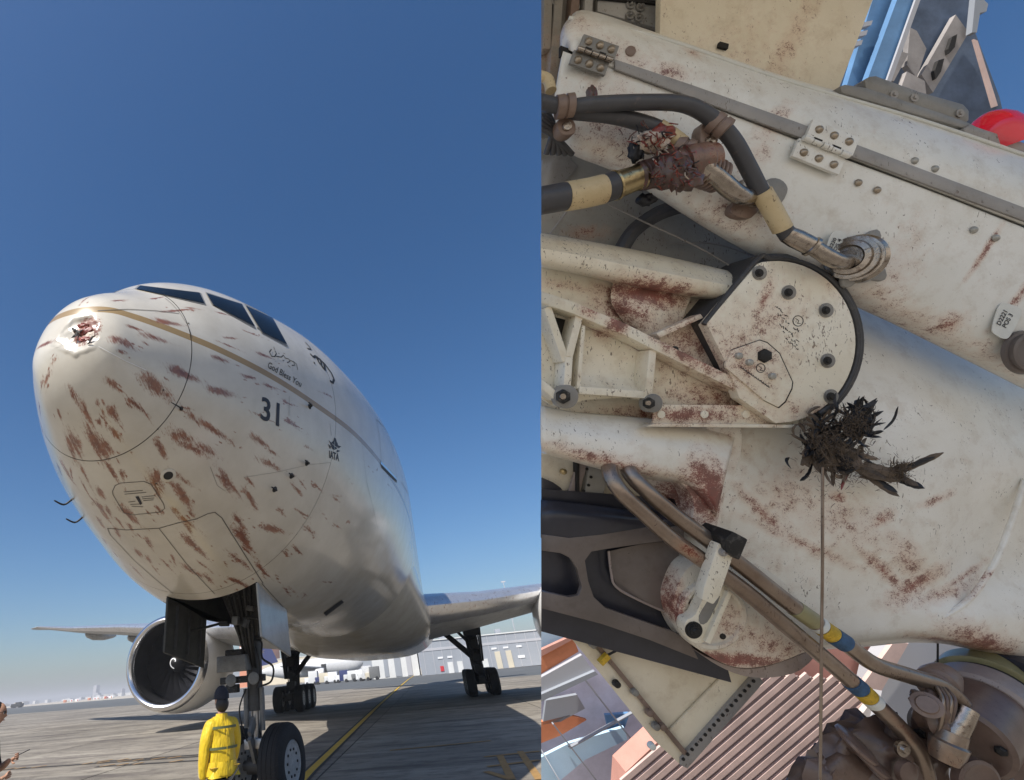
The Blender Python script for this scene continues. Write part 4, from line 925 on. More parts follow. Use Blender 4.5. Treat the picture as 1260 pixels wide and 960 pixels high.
MB().add([Vector((.075*math.cos(a)*(1 if r_ else .9), .10+r_*.085*math.sin(a)+.01, 1.585-.012*r_)) for r_ in (0, 1) for a in [math.pi*i/12 for i in range(13)]], [(i, i+1, i+14, i+13) for i in range(12)]).build('cap_peak', 'cap', man)
mb = MB().sphere((0, -.01, 1.53), 1, 18, (.088, .098, .085)); mb.build('hair', 'hair', man)
pass
MB().tube([(0, -.12, 1.36), (.004, -.15, 1.2), (0, -.147, 1.0), (.003, -.15, .87)], .004, 6).build('back_seam', 'yellow', man)
MB().lathe((0, 0, 1.365), (0, 0, 1), [(0, .09), (.05, .082), (.075, .076)], 20, caps=False).build('collar', 'yellow', man)
for z_, y_ in ((1.315, 0), (1.13, 0)):
    rows = []
    for i in range(17):
        a = math.pi+math.pi*i/16; wx = .215 if z_ < 1.2 else .205; rows.append([Vector((wx*1.0*math.cos(a), .152*math.sin(a), z_+dz)) for dz in (-.012, .012)])
    MB().grid(rows).build('reflective_band', 'greystripe', man, recalc=False)
hand(None, (-.25, .055, .835), (0.05, .15, -1), (0, 1, .1), (1, 0, 0), man, 'black', .35); hand(None, (.20, .26, .93), (-.3, .9, -.3), (0, .3, 1), (-1, 0, 0), man, 'skin', .7)
# the man at the left edge, looking right with a phone in his hand
PLM = (-2.17, 2.62)
m2 = thing('person', 'dark-haired man in sunglasses holding a phone, cut off by the left edge', 'person', (PLM[0], PLM[1], 0), math.radians(-62))
skinmesh('shirt', 'trousers', [(0, 0, .95), (0, 0, 1.15), (0, 0, 1.36), (0, .0, 1.45), (.18, 0, 1.37), (-.18, 0, 1.37), (.25, .02, 1.20), (.27, .06, 1.08), (-.24, .04, 1.17), (-.22, .10, 1.04)],
         [(0, 1), (1, 2), (2, 3), (2, 4), (2, 5), (4, 6), (6, 7), (5, 8), (8, 9)], [(.17, .11), (.18, .12), (.15, .10), .06, .075, .075, .06, .052, .06, .052], m2, root=1)
skinmesh('trousers', 'trousers', [(0, 0, .92), (.10, 0, .84), (.11, .01, .5), (.12, 0, .1), (-.10, 0, .84), (-.11, 0, .5), (-.12, 0, .1)], [(0, 1), (1, 2), (2, 3), (0, 4), (4, 5), (5, 6)], [(.15, .10), .09, .07, .055, .09, .07, .055], m2)
for sx in (.12, -.12): MB().sphere((sx, .06, .05), .06, 14, (.85, 2.1, .85)).build('shoe', 'black', m2)
skinmesh('forearm', 'skin', [(-.22, .10, 1.04), (-.15, .17, 1.07), (-.08, .235, 1.13)], [(0, 1), (1, 2)], [.048, .040, .028], m2); skinmesh('forearm', 'skin', [(.27, .06, 1.08), (.24, .13, 1.02), (.20, .20, .98)], [(0, 1), (1, 2)], [.048, .040, .028], m2)
MB().cyl((0, .0, 1.42), (0, .02, 1.52), .055, .05).build('neck', 'skin', m2)
hd = head(m2, (0, .03, 1.60), (.1, 1, -.12))
mb = MB().sphere((0, -.005, 1.635), 1, 22, (.088, .108, .100)); mb.v = [(x, y, max(z_, 1.56+max(0, (y-.02)*1.1))) for x, y, z_ in mb.v]; mb.build('hair', 'hair', m2)
for k in (-1, 1): MB().sphere((k*.032+.008, .118, 1.612), .026, 12, (1, .35, .75)).build('sunglass_lens', 'black', m2)
MB().beam((-.06, .112, 1.616), (.075, .112, 1.616), .006, .006).tube([(-.075, .10, 1.616), (-.08, 0, 1.61)], .003).tube([(.08, .10, 1.616), (.082, 0, 1.61)], .003).build('sunglass_frame', 'black', m2)
hand(None, (-.08, .24, 1.13), (.35, .9, .25), (-.2, .1, 1), (1, -.3, 0), m2, 'skin', .75); hand(None, (.20, .205, .98), (-.6, .7, .2), (0, .2, 1), (-1, 0, 0), m2, 'skin', .6)
ph = MB().box((0, 0, 0), (.075, .155, .009)).build('phone', 'black', None, bevel=.003)
ph.matrix_world = Matrix.Translation(man.location*0+Vector((PLM[0], PLM[1], 0))) @ Matrix.Rotation(math.radians(-62), 4, 'Z') @ Matrix.Translation((-.04, .36, 1.18)) @ Matrix.Rotation(math.radians(20), 4, 'X')
tag(ph, 'dark smartphone held in the hand at the left edge', 'phone')
# ================================================================ close view of a blood-spattered nose gear, standing near the camera on the right
D0 = 1.2; UC = -(964-CX)/FPX*D0
O0 = CAM+(RIGHT*((964-CX)/FPX)+FWD)*D0
RROT = Matrix((RIGHT, UP, -FWD)).transposed().to_4x4()
def Q(px, py, h=0):
    d = D0-h; return Vector(((px-CX)/FPX*d+UC, (CY-py)/FPX*d, h))
def rthing(name, label, cat, px, py, h=0, group=None):
    t = bpy.data.objects.new(name, None); C.objects.link(t); t.empty_display_size = .1; q = Q(px, py, h); t['rl'] = 0
    del t['rl']; t.matrix_world = Matrix.Translation(O0+RROT.to_3x3() @ q) @ RROT; tag(t, label, cat, group); BASE[t.name] = q; return t
BASE = {}
CUTN = Vector((1, 0, (666-CX)/FPX))
def RB(mb, name, mat, root, bevel=0, smooth=True, ang=35, clip=False, sub=False, recalc=True, solid=0):
    o = mb.build(name, mat, root, smooth=smooth, ang=ang, bevel=bevel, recalc=recalc)
    if not sub: o.location = -BASE[root.name]
    if clip:
        bm = bmesh.new(); bm.from_mesh(o.data)
        r = bmesh.ops.bisect_plane(bm, geom=bm.verts[:]+bm.edges[:]+bm.faces[:], plane_co=(UC, 0, D0), plane_no=CUTN, clear_inner=True)
        es = [e for e in r['geom_cut'] if isinstance(e, bmesh.types.BMEdge)]
        if es and not solid:
            try: bmesh.ops.edgenet_fill(bm, edges=es)
            except Exception: pass
        bm.to_mesh(o.data); bm.free()
    if solid:
        if sum(p.normal.z*p.area for p in o.data.polygons) < 0: o.data.flip_normals()
        md = o.modifiers.new('thickness', 'SOLIDIFY'); md.thickness = solid; md.offset = -1
    return o
def cr(P, k, closed=False):
    n = len(P); out = []
    for i in range(n if closed else n-1):
        g = lambda j: P[j % n] if closed else P[min(max(j, 0), n-1)]
        p0, p1, p2, p3 = g(i-1), g(i), g(i+1), g(i+2)
        for q in range(k):
            t = q/k; out.append(tuple(.5*(2*b+(c-a)*t+(2*a-5*b+4*c-d)*t*t+(3*b-a-3*c+d)*t**3) for a, b, c, d in zip(p0, p1, p2, p3)))
    if not closed: out.append(tuple(P[-1]))
    return out
def plate(poly, h, t, sm_=0):
    """outline in picture px -> slab with its front at height h and thickness t; h may be a function"""
    if sm_: poly = cr(poly, sm_, True)
    hf = h if callable(h) else (lambda x, y: h)
    F = [Q(x, y, hf(x, y)) for x, y in poly]; Bk = [p-Vector((0, 0, t)) for p in F]; n = len(F)
    return MB().add(F+Bk, [tuple(range(n)), tuple(range(n, 2*n))[::-1]]+[(i, i+n, (i+1) % n+n, (i+1) % n) for i in range(n)])
def patchg(rows, ku=4, kv=4):
    R2 = [cr(r, ku) for r in rows]; cols = list(zip(*R2)); C2 = [cr(list(c), kv) for c in cols]
    G_ = [[Q(*c[j]) for c in C2] for j in range(len(C2[0]))]
    return MB().grid(G_)
def tubeq(pts, r, n=14, sub=5): return MB().tube([Q(*p) for p in pts], r, n, sub)
def ringq(px, py, h, ax, prof, n=24): return MB().lathe(Q(px, py, h), ax, prof, n)
PX = D0/FPX
def stains(t, co, blobs, base, seed=0, red=(.23, .018, .016), tan=(.60, .36, .23), fine=150, thr=0):
    if not blobs: return base
    sm_ = None; sep = None
    for (px, py, rx, ry, deg, st) in blobs:
        q = Q(px, py, 0); mp = N(t, 'Mapping', vector_type='TEXTURE')
        mp.inputs['Location'].default_value = (q.x, q.y, 0); mp.inputs['Rotation'].default_value = (0, 0, -math.radians(deg)); mp.inputs['Scale'].default_value = (rx*PX, ry*PX, 1e3)
        L(t, co, mp.inputs[0]); ln = N(t, 'VectorMath', operation='LENGTH'); L(t, mp.outputs[0], ln.inputs[0])
        v = math_(t, 'MULTIPLY', math_(t, 'SUBTRACT', 1.0, math_(t, 'MULTIPLY', ln.outputs['Value'], .62), True), st)
        sm_ = v if sm_ is None else math_(t, 'MAXIMUM', sm_, v)
    n = N(t, 'TexNoise'); n.inputs['Scale'].default_value = fine; n.inputs['Detail'].default_value = 5; n.inputs['Roughness'].default_value = .65; n.inputs['Distortion'].default_value = 1.6
    L(t, co, n.inputs['Vector']); nf = n.outputs['Fac']; n2 = noise(t, fine*.3, 4, .6, co)
    n3 = N(t, 'TexNoise'); n3.inputs['Scale'].default_value = 420; n3.inputs['Detail'].default_value = 3; n3.inputs['Distortion'].default_value = 2.0; L(t, co, n3.inputs['Vector'])
    v = math_(t, 'ADD', math_(t, 'ADD', math_(t, 'MULTIPLY', sm_, .42), math_(t, 'MULTIPLY', math_(t, 'SUBTRACT', n3.outputs['Fac'], .5), .7)), math_(t, 'ADD', nf, math_(t, 'MULTIPLY', math_(t, 'SUBTRACT', n2, .5), .8)))
    f = math_(t, 'MULTIPLY', ramp(t, v, .77, .92), ramp(t, sm_, .02, .15))
    f2 = math_(t, 'MULTIPLY', ramp(t, math_(t, 'ADD', sm_, math_(t, 'SUBTRACT', n2, .5)), .1, 1.0), .62)
    base = mix(t, f2, base, tan)
    return mix(t, math_(t, 'MULTIPLY', f, .85), base, mix(t, ramp(t, n2, .3, .7), red, (.10, .012, .010)))
def rigpaint(name, c1, c2, blobs=(), flecks=.675, rough=.42, fleckc=(.09, .055, .04), grime=.45, metal=0):
    m, t, b = nt(name); co = N(t, 'TexCoord').outputs['Object']
    n1 = noise(t, 5, 6, .65, co); n2 = noise(t, 22, 6, .7, co); 
    base = mix(t, ramp(t, n1, .3, .7), c1, c2)
    base = mix(t, math_(t, 'MULTIPLY', ramp(t, n2, .5, .75), grime), base, tuple(x*y for x, y in zip(c1, (.62, .52, .42))))
    rt = N(t, 'Mapping'); rt.inputs['Rotation'].default_value = (0, 0, .6); rt.inputs['Scale'].default_value = (1, .4, 1); L(t, co, rt.inputs[0])
    n = N(t, 'TexNoise'); n.inputs['Scale'].default_value = 190; n.inputs['Detail'].default_value = 2; n.inputs['Distortion'].default_value = 1.2; L(t, rt.outputs[0], n.inputs['Vector'])
    n4 = noise(t, 9, 3, .6, co)
    fk = ramp(t, math_(t, 'ADD', n.outputs['Fac'], math_(t, 'MULTIPLY', math_(t, 'SUBTRACT', n4, .5), .42)), flecks, flecks+.05)
    base = mix(t, math_(t, 'MULTIPLY', fk, .8), base, fleckc)
    base = stains(t, co, blobs, base)
    L(t, base, b.inputs['Base Color']); b.inputs['Roughness'].default_value = rough; b.inputs['Metallic'].default_value = metal; b.inputs['Coat Weight'].default_value = .3; b.inputs['Coat Roughness'].default_value = .2
    bump(t, b, noise(t, 60, 4, .6, co), .12, .004)
    MAT[name] = m; return name
W1, W2 = (.76, .725, .63), (.88, .86, .79)
rigpaint('door_paint', (.73, .72, .655), (.86, .855, .81), [(850, 290, 120, 20, 32, .75), (760, 95, 70, 20, 25, .55), (700, 40, 24, 30, 0, .6), (740, 170, 60, 50, 30, .7), (1172, 318, 36, 4, -57, 1.2), (1212, 372, 40, 5, -55, 1.0), (1145, 402, 17, 14, 20, 1.0), (1070, 345, 30, 60, 20, .5), (842, 75, 14, 12, 0, .9), (925, 170, 30, 14, -50, .8), (905, 205, 24, 16, -50, .7), (1110, 395, 150, 14, 27, .6), (800, 108, 34, 12, 10, .8), (885, 265, 60, 30, 20, .6)], .705, .34)
rigpaint('leg_paint', W1, W2, [(862, 606, 26, 46, -10, 1.5), (846, 580, 24, 22, 0, 1.2), (1035, 640, 70, 34, 25, .62), (975, 610, 36, 46, 40, .62), (1000, 650, 110, 26, 20, .4), (1000, 674, 80, 8, 24, .85), (1095, 705, 50, 8, 38, 1.1), (950, 636, 46, 9, 48, 1.0), (1210, 715, 50, 5, -22, .9), (1140, 725, 44, 14, -35, 1.2), (1120, 690, 50, 16, 50, .8), (1180, 735, 50, 10, -18, .8), (1225, 800, 60, 22, 25, 1.2), (1185, 798, 50, 8, 10, 1.0), (740, 566, 90, 10, 14, 1.0), (905, 545, 40, 50, 0, .35), (1080, 640, 20, 8, -30, 1.1), (1150, 615, 30, 6, -20, .8), (930, 700, 80, 40, 20, .3), (1035, 612, 10, 8, 0, 1.2)], .70, .34)
rigpaint('disc_paint', (.76, .70, .55), (.89, .84, .71), [(915, 400, 30, 60, 55, .6), (916, 372, 8, 26, 25, 1.1), (885, 440, 60, 50, 0, .75), (1000, 350, 50, 16, 30, .5), (960, 505, 60, 14, 0, .7)], .665, .4, (.10, .05, .03))
rigpaint('arm_paint', (.72, .66, .51), (.87, .815, .68), [(800, 362, 56, 16, 10, 1.5), (775, 380, 40, 24, 30, 1.1), (718, 350, 90, 8, 10, .6), (745, 400, 14, 16, 0, 1.5), (712, 385, 16, 12, 30, 1.2), (830, 440, 50, 12, 28, 1.3), (910, 475, 60, 10, 30, 1.5), (850, 420, 60, 50, 20, .9), (830, 510, 80, 12, 0, 1.1), (880, 490, 70, 24, 10, .9)], .65, .45)
rigpaint('boss_paint', (.64, .60, .50), (.78, .74, .65), [(895, 812, 80, 10, 2, 1.5), (830, 760, 9, 60, 5, 1.2), (885, 765, 30, 30, 0, .7), (950, 795, 60, 24, 20, .8)], .66)
rigpaint('beige_panel', (.74, .66, .49), (.86, .79, .63), [(960, 40, 80, 60, 0, .3), (1000, 40, 14, 90, 28, .7)], .70, .6, (.25, .16, .10))
rigpaint('lower_beige', (.72, .64, .48), (.84, .77, .62), [], .73, .6, (.30, .24, .16))
rigpaint('bay_grey', (.19, .175, .15), (.33, .31, .27), [(690, 40, 30, 60, 0, .6)], .66, .6)
rigpaint('bay_light', (.30, .29, .26), (.42, .41, .38), [(760, 265, 30, 10, 0, .8)], .67, .5)
rigpaint('casting_brown', (.11, .09, .078), (.17, .14, .125), [], .74, .45, (.06, .05, .04))
rigpaint('casting_dark', (.012, .014, .024), (.035, .036, .05), [], .8, .4)
rigpaint('strip_metal', (.24, .23, .22), (.36, .34, .32), [(860, 110, 20, 12, 0, .8)], .68, .4)
rigpaint('steel_tube', (.20, .145, .11), (.38, .31, .25), [(820, 665, 20, 8, 40, 1.1), (1060, 860, 90, 8, 45, .5)], .67, .3, metal=.75)
rigpaint('brown_fitting', (.085, .052, .040), (.19, .125, .095), [], .68, .4)
rigpaint('olive_fitting', (.20, .18, .08), (.34, .31, .16), [], .7, .4)
rigpaint('olive_dark', (.11, .10, .055), (.20, .18, .10), [], .7, .45)
rigpaint('pink_grey', (.26, .21, .19), (.38, .32, .29), [(1200, 880, 30, 12, 40, .6)], .67, .5)
rigpaint('hose_rubber', (.035, .036, .042), (.075, .076, .085), [(730, 130, 30, 20, 0, .4)], .74, .6)
rigpaint('cream_sleeve', (.50, .38, .20), (.66, .54, .33), [], .66, .6, (.12, .07, .04))
rigpaint('clamp_rust', (.15, .10, .075), (.27, .19, .15), [], .68, .5)
rigpaint('port_grey', (.17, .165, .15), (.28, .27, .25), [], .7, .4)
rigpaint('gore_brown', (.06, .035, .03), (.14, .085, .07), [(835, 205, 40, 40, 0, .8)], .62, .35, (.22, .02, .03))
MAT['steel'] = simple('worn_steel', (.42, .37, .32), .26, 1, .3, 30, .1, (.12, .07, .05)); MAT['brass'] = simple('tarnished_brass', (.50, .40, .22), .3, 1, .3, 30, .1, (.15, .09, .05))
MAT['rivet'] = simple('rivet_metal', (.40, .33, .25), .32, .7, .3, 90, .1, (.20, .14, .08))
MAT['rivetw'] = simple('painted_rivet', (.42, .41, .37), .4, .3, .3, 90, .1)
MAT['gap'] = simple('dark_gap', (.02, .018, .016), .8); MAT['rubber'] = simple('rim_rubber', (.055, .055, .058), .55, 0, .4, 12, .1, (.12, .11, .10))
MAT['blueband'] = simple('blue_tape', (.035, .10, .20), .5, 0, .35, 60, .2, (.02, .04, .08)); MAT['yelband'] = simple('yellow_tape', (.62, .40, .03), .5, 0, .3, 60, .2, (.10, .06, .02))
MAT['sticker'] = simple('sticker_white', (.70, .71, .66), .5, 0, .08, 40, 0); MAT['blueb'] = simple('blue_gantry_paint', (.13, .27, .47), .5, 0, .25, 5, .05)
MAT['navyst'] = simple('slate_structure', (.10, .135, .20), .7, 0, .5, 4, .1); MAT['tanvent'] = simple('tan_vent', (.34, .31, .29), .7, 0, .25, 8, .1)
MAT['pinkwall'] = simple('salmon_wall', (.56, .28, .22), .8, 0, .25, 2, .05); MAT['lilac'] = simple('lilac_panel', (.56, .56, .68), .7, 0, .25, 3, .05); MAT['paleblue'] = simple('pale_blue_panel', (.50, .70, .86), .7, 0, .08, 3, 0)
MAT['orangew'] = simple('orange_panel', (.62, .22, .10), .8, 0, .2, 4, .05); MAT['palecol'] = simple('pale_column', (.60, .54, .50), .8, 0, .15, 3, .05); MAT['slatlight'] = simple('corrugated_light', (.66, .48, .42), .7, 0, .2, 4, .05); MAT['slatdark'] = simple('corrugated_dark', (.22, .16, .15), .7, 0, .2, 4, .05)
def mat_beacon():
    m, t, b = nt('red_beacon_glass'); b.inputs['Base Color'].default_value = (.75, .01, .03, 1); b.inputs['Roughness'].default_value = .12; b.inputs['Transmission Weight'].default_value = .55; b.inputs['Coat Weight'].default_value = .6; b.inputs['Emission Color'].default_value = (1, .03, .08, 1); b.inputs['Emission Strength'].default_value = .10
    return m
MAT['beacon'] = mat_beacon()

# ---- wall of the wheel well and the belly skin over it (plus an added panel out of view that shades the gear)
bay = rthing('wheel_well_wall', 'grey panelled wheel well wall and cream stained belly skin above the white gear door', 'aircraft panel', 800, 0, -.2)
RB(plate([(640, -260), (824, -260), (815, 140), (640, 330)], -.16, .02), 'bay_panel', 'bay_grey', bay, clip=True, smooth=False)
for i, (a, b_, c, d, m) in enumerate(((671, -40, 668, 60, 'bay_grey'), (686, -40, 672, 150, 'bay_grey'), (707, -40, 700, 40, 'clamp_rust'), (722, -40, 719, 16, 'bay_light'))):
    RB(plate([(a, b_), (a+10, b_), (c+10, d), (c, d)], -.135+.004*i, .03), 'bay_stringer', m, bay, bevel=.002, clip=True)
RB(plate([(738, -90), (820, -90), (815, 36), (735, 14)], -.14, .012), 'bay_plate', 'bay_light', bay, bevel=.002)
RB(plate([(736, -6), (822, 2), (821, 6), (735, -2)], -.132, .006), 'plate_seam', 'gap', bay)
for x, y in ((775, 7), (787, 10), (774, 20), (785, 23), (683, 3), (707, 10)):
    RB(ringq(x, y, -.140, (0, 0, 1), [(0, 6*PX), (.006, 6*PX), (.006, 4.4*PX), (.003, 4*PX), (.003, 2*PX), (.010, 1.5*PX)], 18), 'latch_stud', 'port_grey', bay)
RB(plate([(820, -420), (1200, -420), (1078, -10), (1030, 116), (812, 46)], -.075, .02), 'belly_skin', 'beige_panel', bay, bevel=.002)
RB(plate([(886, 51), (897, 54), (896, 60), (885, 57)], -.065, .008), 'drain_slot', 'gap', bay)
RB(MB().box((-.62, 1.30, .10), (2.9, .05, 1.0)), 'added_shade_panel', 'beige_panel', bay, bevel=.01)  # unseen panel with frames, added overhead to keep the sun off the gear
for k in range(8): RB(MB().box((-1.8+.36*k, 1.26, .10), (.03, .05, .96)), 'shade_panel_frame', 'bay_light', bay)

# ---- gear door: rounded upper shell, hinged lower panel
dr = rthing('landing_gear_door', 'long white blood-speckled gear door with two riveted hinges and hoses clamped across it', 'gear door', 964, 180, .05)
top = [(689, 58), (690, 40), (700, 23), (724, 13), (813, 42), (960, 92), (1035, 113), (1130, 142), (1262, 186), (1420, 240)]
bot = [(692, 60), (697, 61), (708, 65), (735, 76), (820, 106), (960, 160), (1035, 188), (1130, 224), (1262, 275), (1420, 336)]
rows = []
for t_, h in ((0, -.03), (.03, .0), (.12, .028), (.3, .048), (.55, .058), (.8, .060), (1, .060)):
    rows.append([(a[0]+(b_[0]-a[0])*t_, a[1]+(b_[1]-a[1])*t_, h if i > 1 else h*.6-(.012 if i == 0 else 0)) for i, (a, b_) in enumerate(zip(top, bot))])
RB(patchg(rows, 5, 4), 'upper_shell', 'door_paint', dr, ang=60, recalc=False, solid=.012, clip=True)
e1 = [(693, 63), (740, 80), (830, 114), (964, 166), (1040, 196), (1140, 233), (1262, 281), (1420, 342)]
e2 = [(676, 150), (700, 188), (768, 218), (893, 296), (1042, 372), (1110, 404), (1262, 480), (1420, 560)]
rows = []
for t_, h in ((0, .058), (.1, .058), (.45, .056), (.72, .046), (.88, .026), (.96, .0), (1.0, -.03)):
    rows.append([(a[0]+(b_[0]-a[0])*t_, a[1]+(b_[1]-a[1])*t_, h+(0 if i else -.01)) for i, (a, b_) in enumerate(zip(e1, e2))])
RB(patchg(rows, 5, 4), 'lower_panel', 'door_paint', dr, ang=60, recalc=False, solid=.012, clip=True)
RB(plate([(690, 56), (1420, 326), (1420, 352), (690, 68)], .045, .01), 'seam_gap', 'gap', dr, clip=True)
RB(plate([(757, 73), (850, 104), (980, 150), (1262, 256), (1420, 314), (1420, 330), (1262, 272), (980, 167), (850, 119), (757, 85)], .0665, .005), 'seam_strip', 'strip_metal', dr, bevel=.0008)
for i in range(22):
    x = 775+i*31; y = 84+(x-757)*.3625; RB(ringq(x, y, .0665, (0, 0, 1), [(0, 1.6*PX), (.0012, 1.2*PX)], 8), 'strip_rivet', 'strip_metal', dr)
RB(tubeq([(700, 22, .02), (813, 47, .022), (960, 97, .022), (1130, 147, .022), (1262, 191, .022)], .004, 8), 'edge_bead', 'sticker', dr)
def hinge(cx, cy, deg, w, hh, op):
    a = math.radians(deg); ux, uy = math.cos(a), math.sin(a); vx, vy = -uy, ux
    f = lambda s, v: (cx+ux*s+vx*v+op*v*.0, cy+uy*s+vy*v)
    b_ = RB(plate([f(-w/2, -hh), f(w/2, -hh), f(w/2, -2.2), f(-w/2, -2.2)], .074, .008), 'hinge', 'port_grey' if cx < 800 else 'door_paint', dr, bevel=.0012)
    RB(plate([f(-w/2-op, 2.2), f(w/2-op, 2.2), f(w/2-op, hh), f(-w/2-op, hh)], .074, .008), 'hinge_leaf', 'port_grey' if cx < 800 else 'door_paint', b_, bevel=.0012, sub=True)
    n = 5
    for k in range(n):
        s0 = -w/2+w*(k+.06)/n-op/2; s1 = -w/2+w*(k+.94)/n-op/2
        RB(MB().cyl(Q(*f(s0, 0), .079), Q(*f(s1, 0), .079), (.0052 if k % 2 else .0062)), 'hinge_knuckle', 'steel' if cx < 800 else 'door_paint', b_, sub=True)
        if k % 2: RB(plate([f(s0, -6), f(s1, -6), f(s1, -3), f(s0, -3)], .0755, .002), 'hinge_slot', 'gap', b_, sub=True)
    for k in range(3):
        for v in (-hh*.62, hh*.66):
            s = -w*.32+w*.32*k-(op if v > 0 else 0); RB(ringq(*f(s, v), .074, (0, 0, 1), [(0, 4.6*PX), (.001, 4.6*PX), (.0045, 3.6*PX), (.0065, 1.8*PX), (.007, .2*PX)], 16), 'hinge_rivet', 'rivet', b_, sub=True)
hinge(734, 68, 19, 46, 20, 5); hinge(1020, 182, 22, 62, 26, 7)
for x, y in ((1125, 198), (1150, 208), (1056, 225), (1079, 234), (1198, 283), (1225, 293)):
    RB(ringq(x, y, .060, (0, 0, 1), [(0, 4.2*PX), (.001, 4.2*PX), (.004, 3.2*PX), (.0058, 1.5*PX), (.006, .2*PX)], 16), 'panel_rivet', 'rivetw' if x > 1100 else 'rivet', dr)
RB(ringq(775, 64, .058, (0, 0, 1), [(0, 6*PX), (.004, 6*PX), (.005, 5*PX)], 18), 'bung', 'clamp_rust', dr)
# upper mount plate and red beacon on the door edge
RB(plate([(1034, 106), (1040, 104), (1066, 108), (1190, 150), (1202, 156), (1200, 162), (1036, 114)], .012, .05), 'mount_rail', 'port_grey', dr, bevel=.002)
RB(plate([(1064, 99), (1070, 94), (1078, 93), (1130, 112), (1186, 128), (1193, 136), (1193, 148), (1188, 152), (1130, 134), (1066, 110)], .004, .035), 'mount_plate', 'port_grey', dr, bevel=.004)
for x, y in ((1099, 117), (1124, 121), (1180, 140)): RB(ringq(x, y, .004, (0, 0, 1), [(0, 5*PX), (.003, 5*PX), (.003, 2.5*PX), (.006, 2*PX)], 14), 'mount_screw', 'strip_metal', dr)
RB(plate([(1186, 158), (1194, 153), (1262, 176), (1340, 203), (1340, 214), (1262, 188), (1188, 166)], .018, .08), 'beacon_base', 'strip_metal', dr, bevel=.003)
up2 = Vector((-.34, .94, .0)).normalized()
RB(MB().lathe(Q(1232, 182, -.012), up2, [(0, 27*PX), (14*PX, 27*PX), (26*PX, 25*PX), (36*PX, 20*PX), (43*PX, 13*PX), (46.5*PX, 6*PX), (47.5*PX, .5*PX)], 32), 'beacon_lens', 'beacon', dr)
RB(MB().lathe(Q(1232, 182, -.012), up2, [(0, 9*PX), (18*PX, 8*PX), (22*PX, 3*PX)], 16), 'beacon_bulb', 'sticker', dr)
# hose port flange with four lobes and elbow fitting
lobes = []
for i in range(48):
    a = 2*math.pi*i/48; r = 30+13*max(0, math.cos(4*(a-.62)))**1.2; lobes.append((1061+r*math.cos(a)*.86, 318+r*math.sin(a)))
RB(plate(lobes, .066, .010), 'port_flange', 'port_grey', dr, bevel=.003)
RB(MB().lathe(Q(1054, 319, .066), (-.95, .0, .45), [(0, 28*PX), (.004, 26*PX), (.010, 24*PX), (.011, 26*PX), (.015, 26*PX), (.016, 23*PX), (.024, 22*PX), (.025, 24*PX), (.030, 24*PX), (.031, 20*PX), (.038, 19*PX), (.040, 14*PX), (.036, 12*PX)], 36), 'port_collar', 'steel', dr, ang=20)
RB(tubeq([(973, 290, .085), (1000, 304, .095), (1026, 320, .10), (1040, 322, .088), (1046, 322, .07)], [.0150, .0155, .0165, .0165, .015]), 'elbow_fitting', 'steel', dr)
RB(MB().lathe(Q(968, 288, .085), Q(1000, 304, .095)-Q(968, 288, .085), [(0, .017), (.02, .019), (.05, .0185), (.052, .021), (.058, .021), (.06, .017)], 24), 'swaged_sleeve', 'steel', dr)
RB(plate([(1021, 292), (1026, 285), (1035, 284), (1042, 290), (1040, 300), (1026, 318), (1016, 312)], .068, .0015, 2), 'sticker', 'sticker', dr)
RB(plate([(1228, 379), (1236, 373), (1252, 378), (1257, 386), (1244, 412), (1236, 417), (1224, 411), (1221, 404)], lambda x, y: .0565, .0015, 3), 'sticker', 'sticker', dr)
def textq(txt, quad, h, mat, root, name='lettering', bold=.0):
    v, f = text_on(txt, quad, name, put=lambda p: Q(p.x, p.y, h), bold=bold); return RB(MB().add(v, f), name, mat, root, smooth=False, recalc=False)
textq('D2221', ((1226, 398), (1235, 381), (1240, 384), (1231, 401)), .0575, 'blackprint', dr, bold=.02)
textq('POS 3', ((1233, 401), (1242, 385), (1247, 388), (1238, 404)), .0575, 'blackprint', dr, bold=.02)
textq('D2220', ((1017, 309), (1026, 292), (1030, 294), (1021, 311)), .0695, 'blackprint', dr, bold=.02)
textq('POS 4', ((1023, 312), (1032, 293), (1036, 295), (1027, 313)), .0695, 'blackprint', dr, bold=.02)
RB(ringq(1258, 434, .052, (0, 0, 1), [(0, 26*PX), (.006, 25*PX), (.007, 22*PX), (.016, 22*PX), (.018, 19*PX), (.014, 17*PX)], 36), 'port_cap', 'casting_brown', dr)
# hoses
RB(tubeq([(640, 118, .12), (690, 131, .12), (735, 128, .13), (790, 126, .135), (840, 128, .135), (872, 143, .13), (900, 170, .12), (920, 205, .11), (938, 240, .10), (958, 272, .09), (970, 290, .085)], .0158, 18), 'hose', 'hose_rubber', dr, clip=True)
RB(tubeq([(700, 137, .10), (750, 142, .105), (785, 150, .105), (812, 160, .11), (838, 178, .11), (850, 190, .11)], .0165, 18), 'hose', 'hose_rubber', dr)
RB(tubeq([(808, 157, .108), (822, 166, .110), (838, 178, .110)], .0178, 18), 'sleeve', 'cream_sleeve', dr)
RB(tubeq([(937, 236, .101), (950, 258, .096), (963, 282, .090)], .0182, 18), 'sleeve', 'cream_sleeve', dr)
textq('D2220', ((941, 240), (958, 270), (951, 274), (934, 244)), .121, 'blackprint', dr) if False else None
RB(tubeq([(640, 252, .10), (672, 246, .10), (700, 241, .10)], .029, 22), 'thick_hose', 'hose_rubber', dr, clip=True)
RB(tubeq([(696, 242, .10), (720, 238, .10), (742, 233, .10)], .0305, 22), 'sleeve', 'cream_sleeve', dr)
RB(tubeq([(741, 233, .10), (757, 228, .10)], .0300, 22), 'sleeve_band', 'hose_rubber', dr)
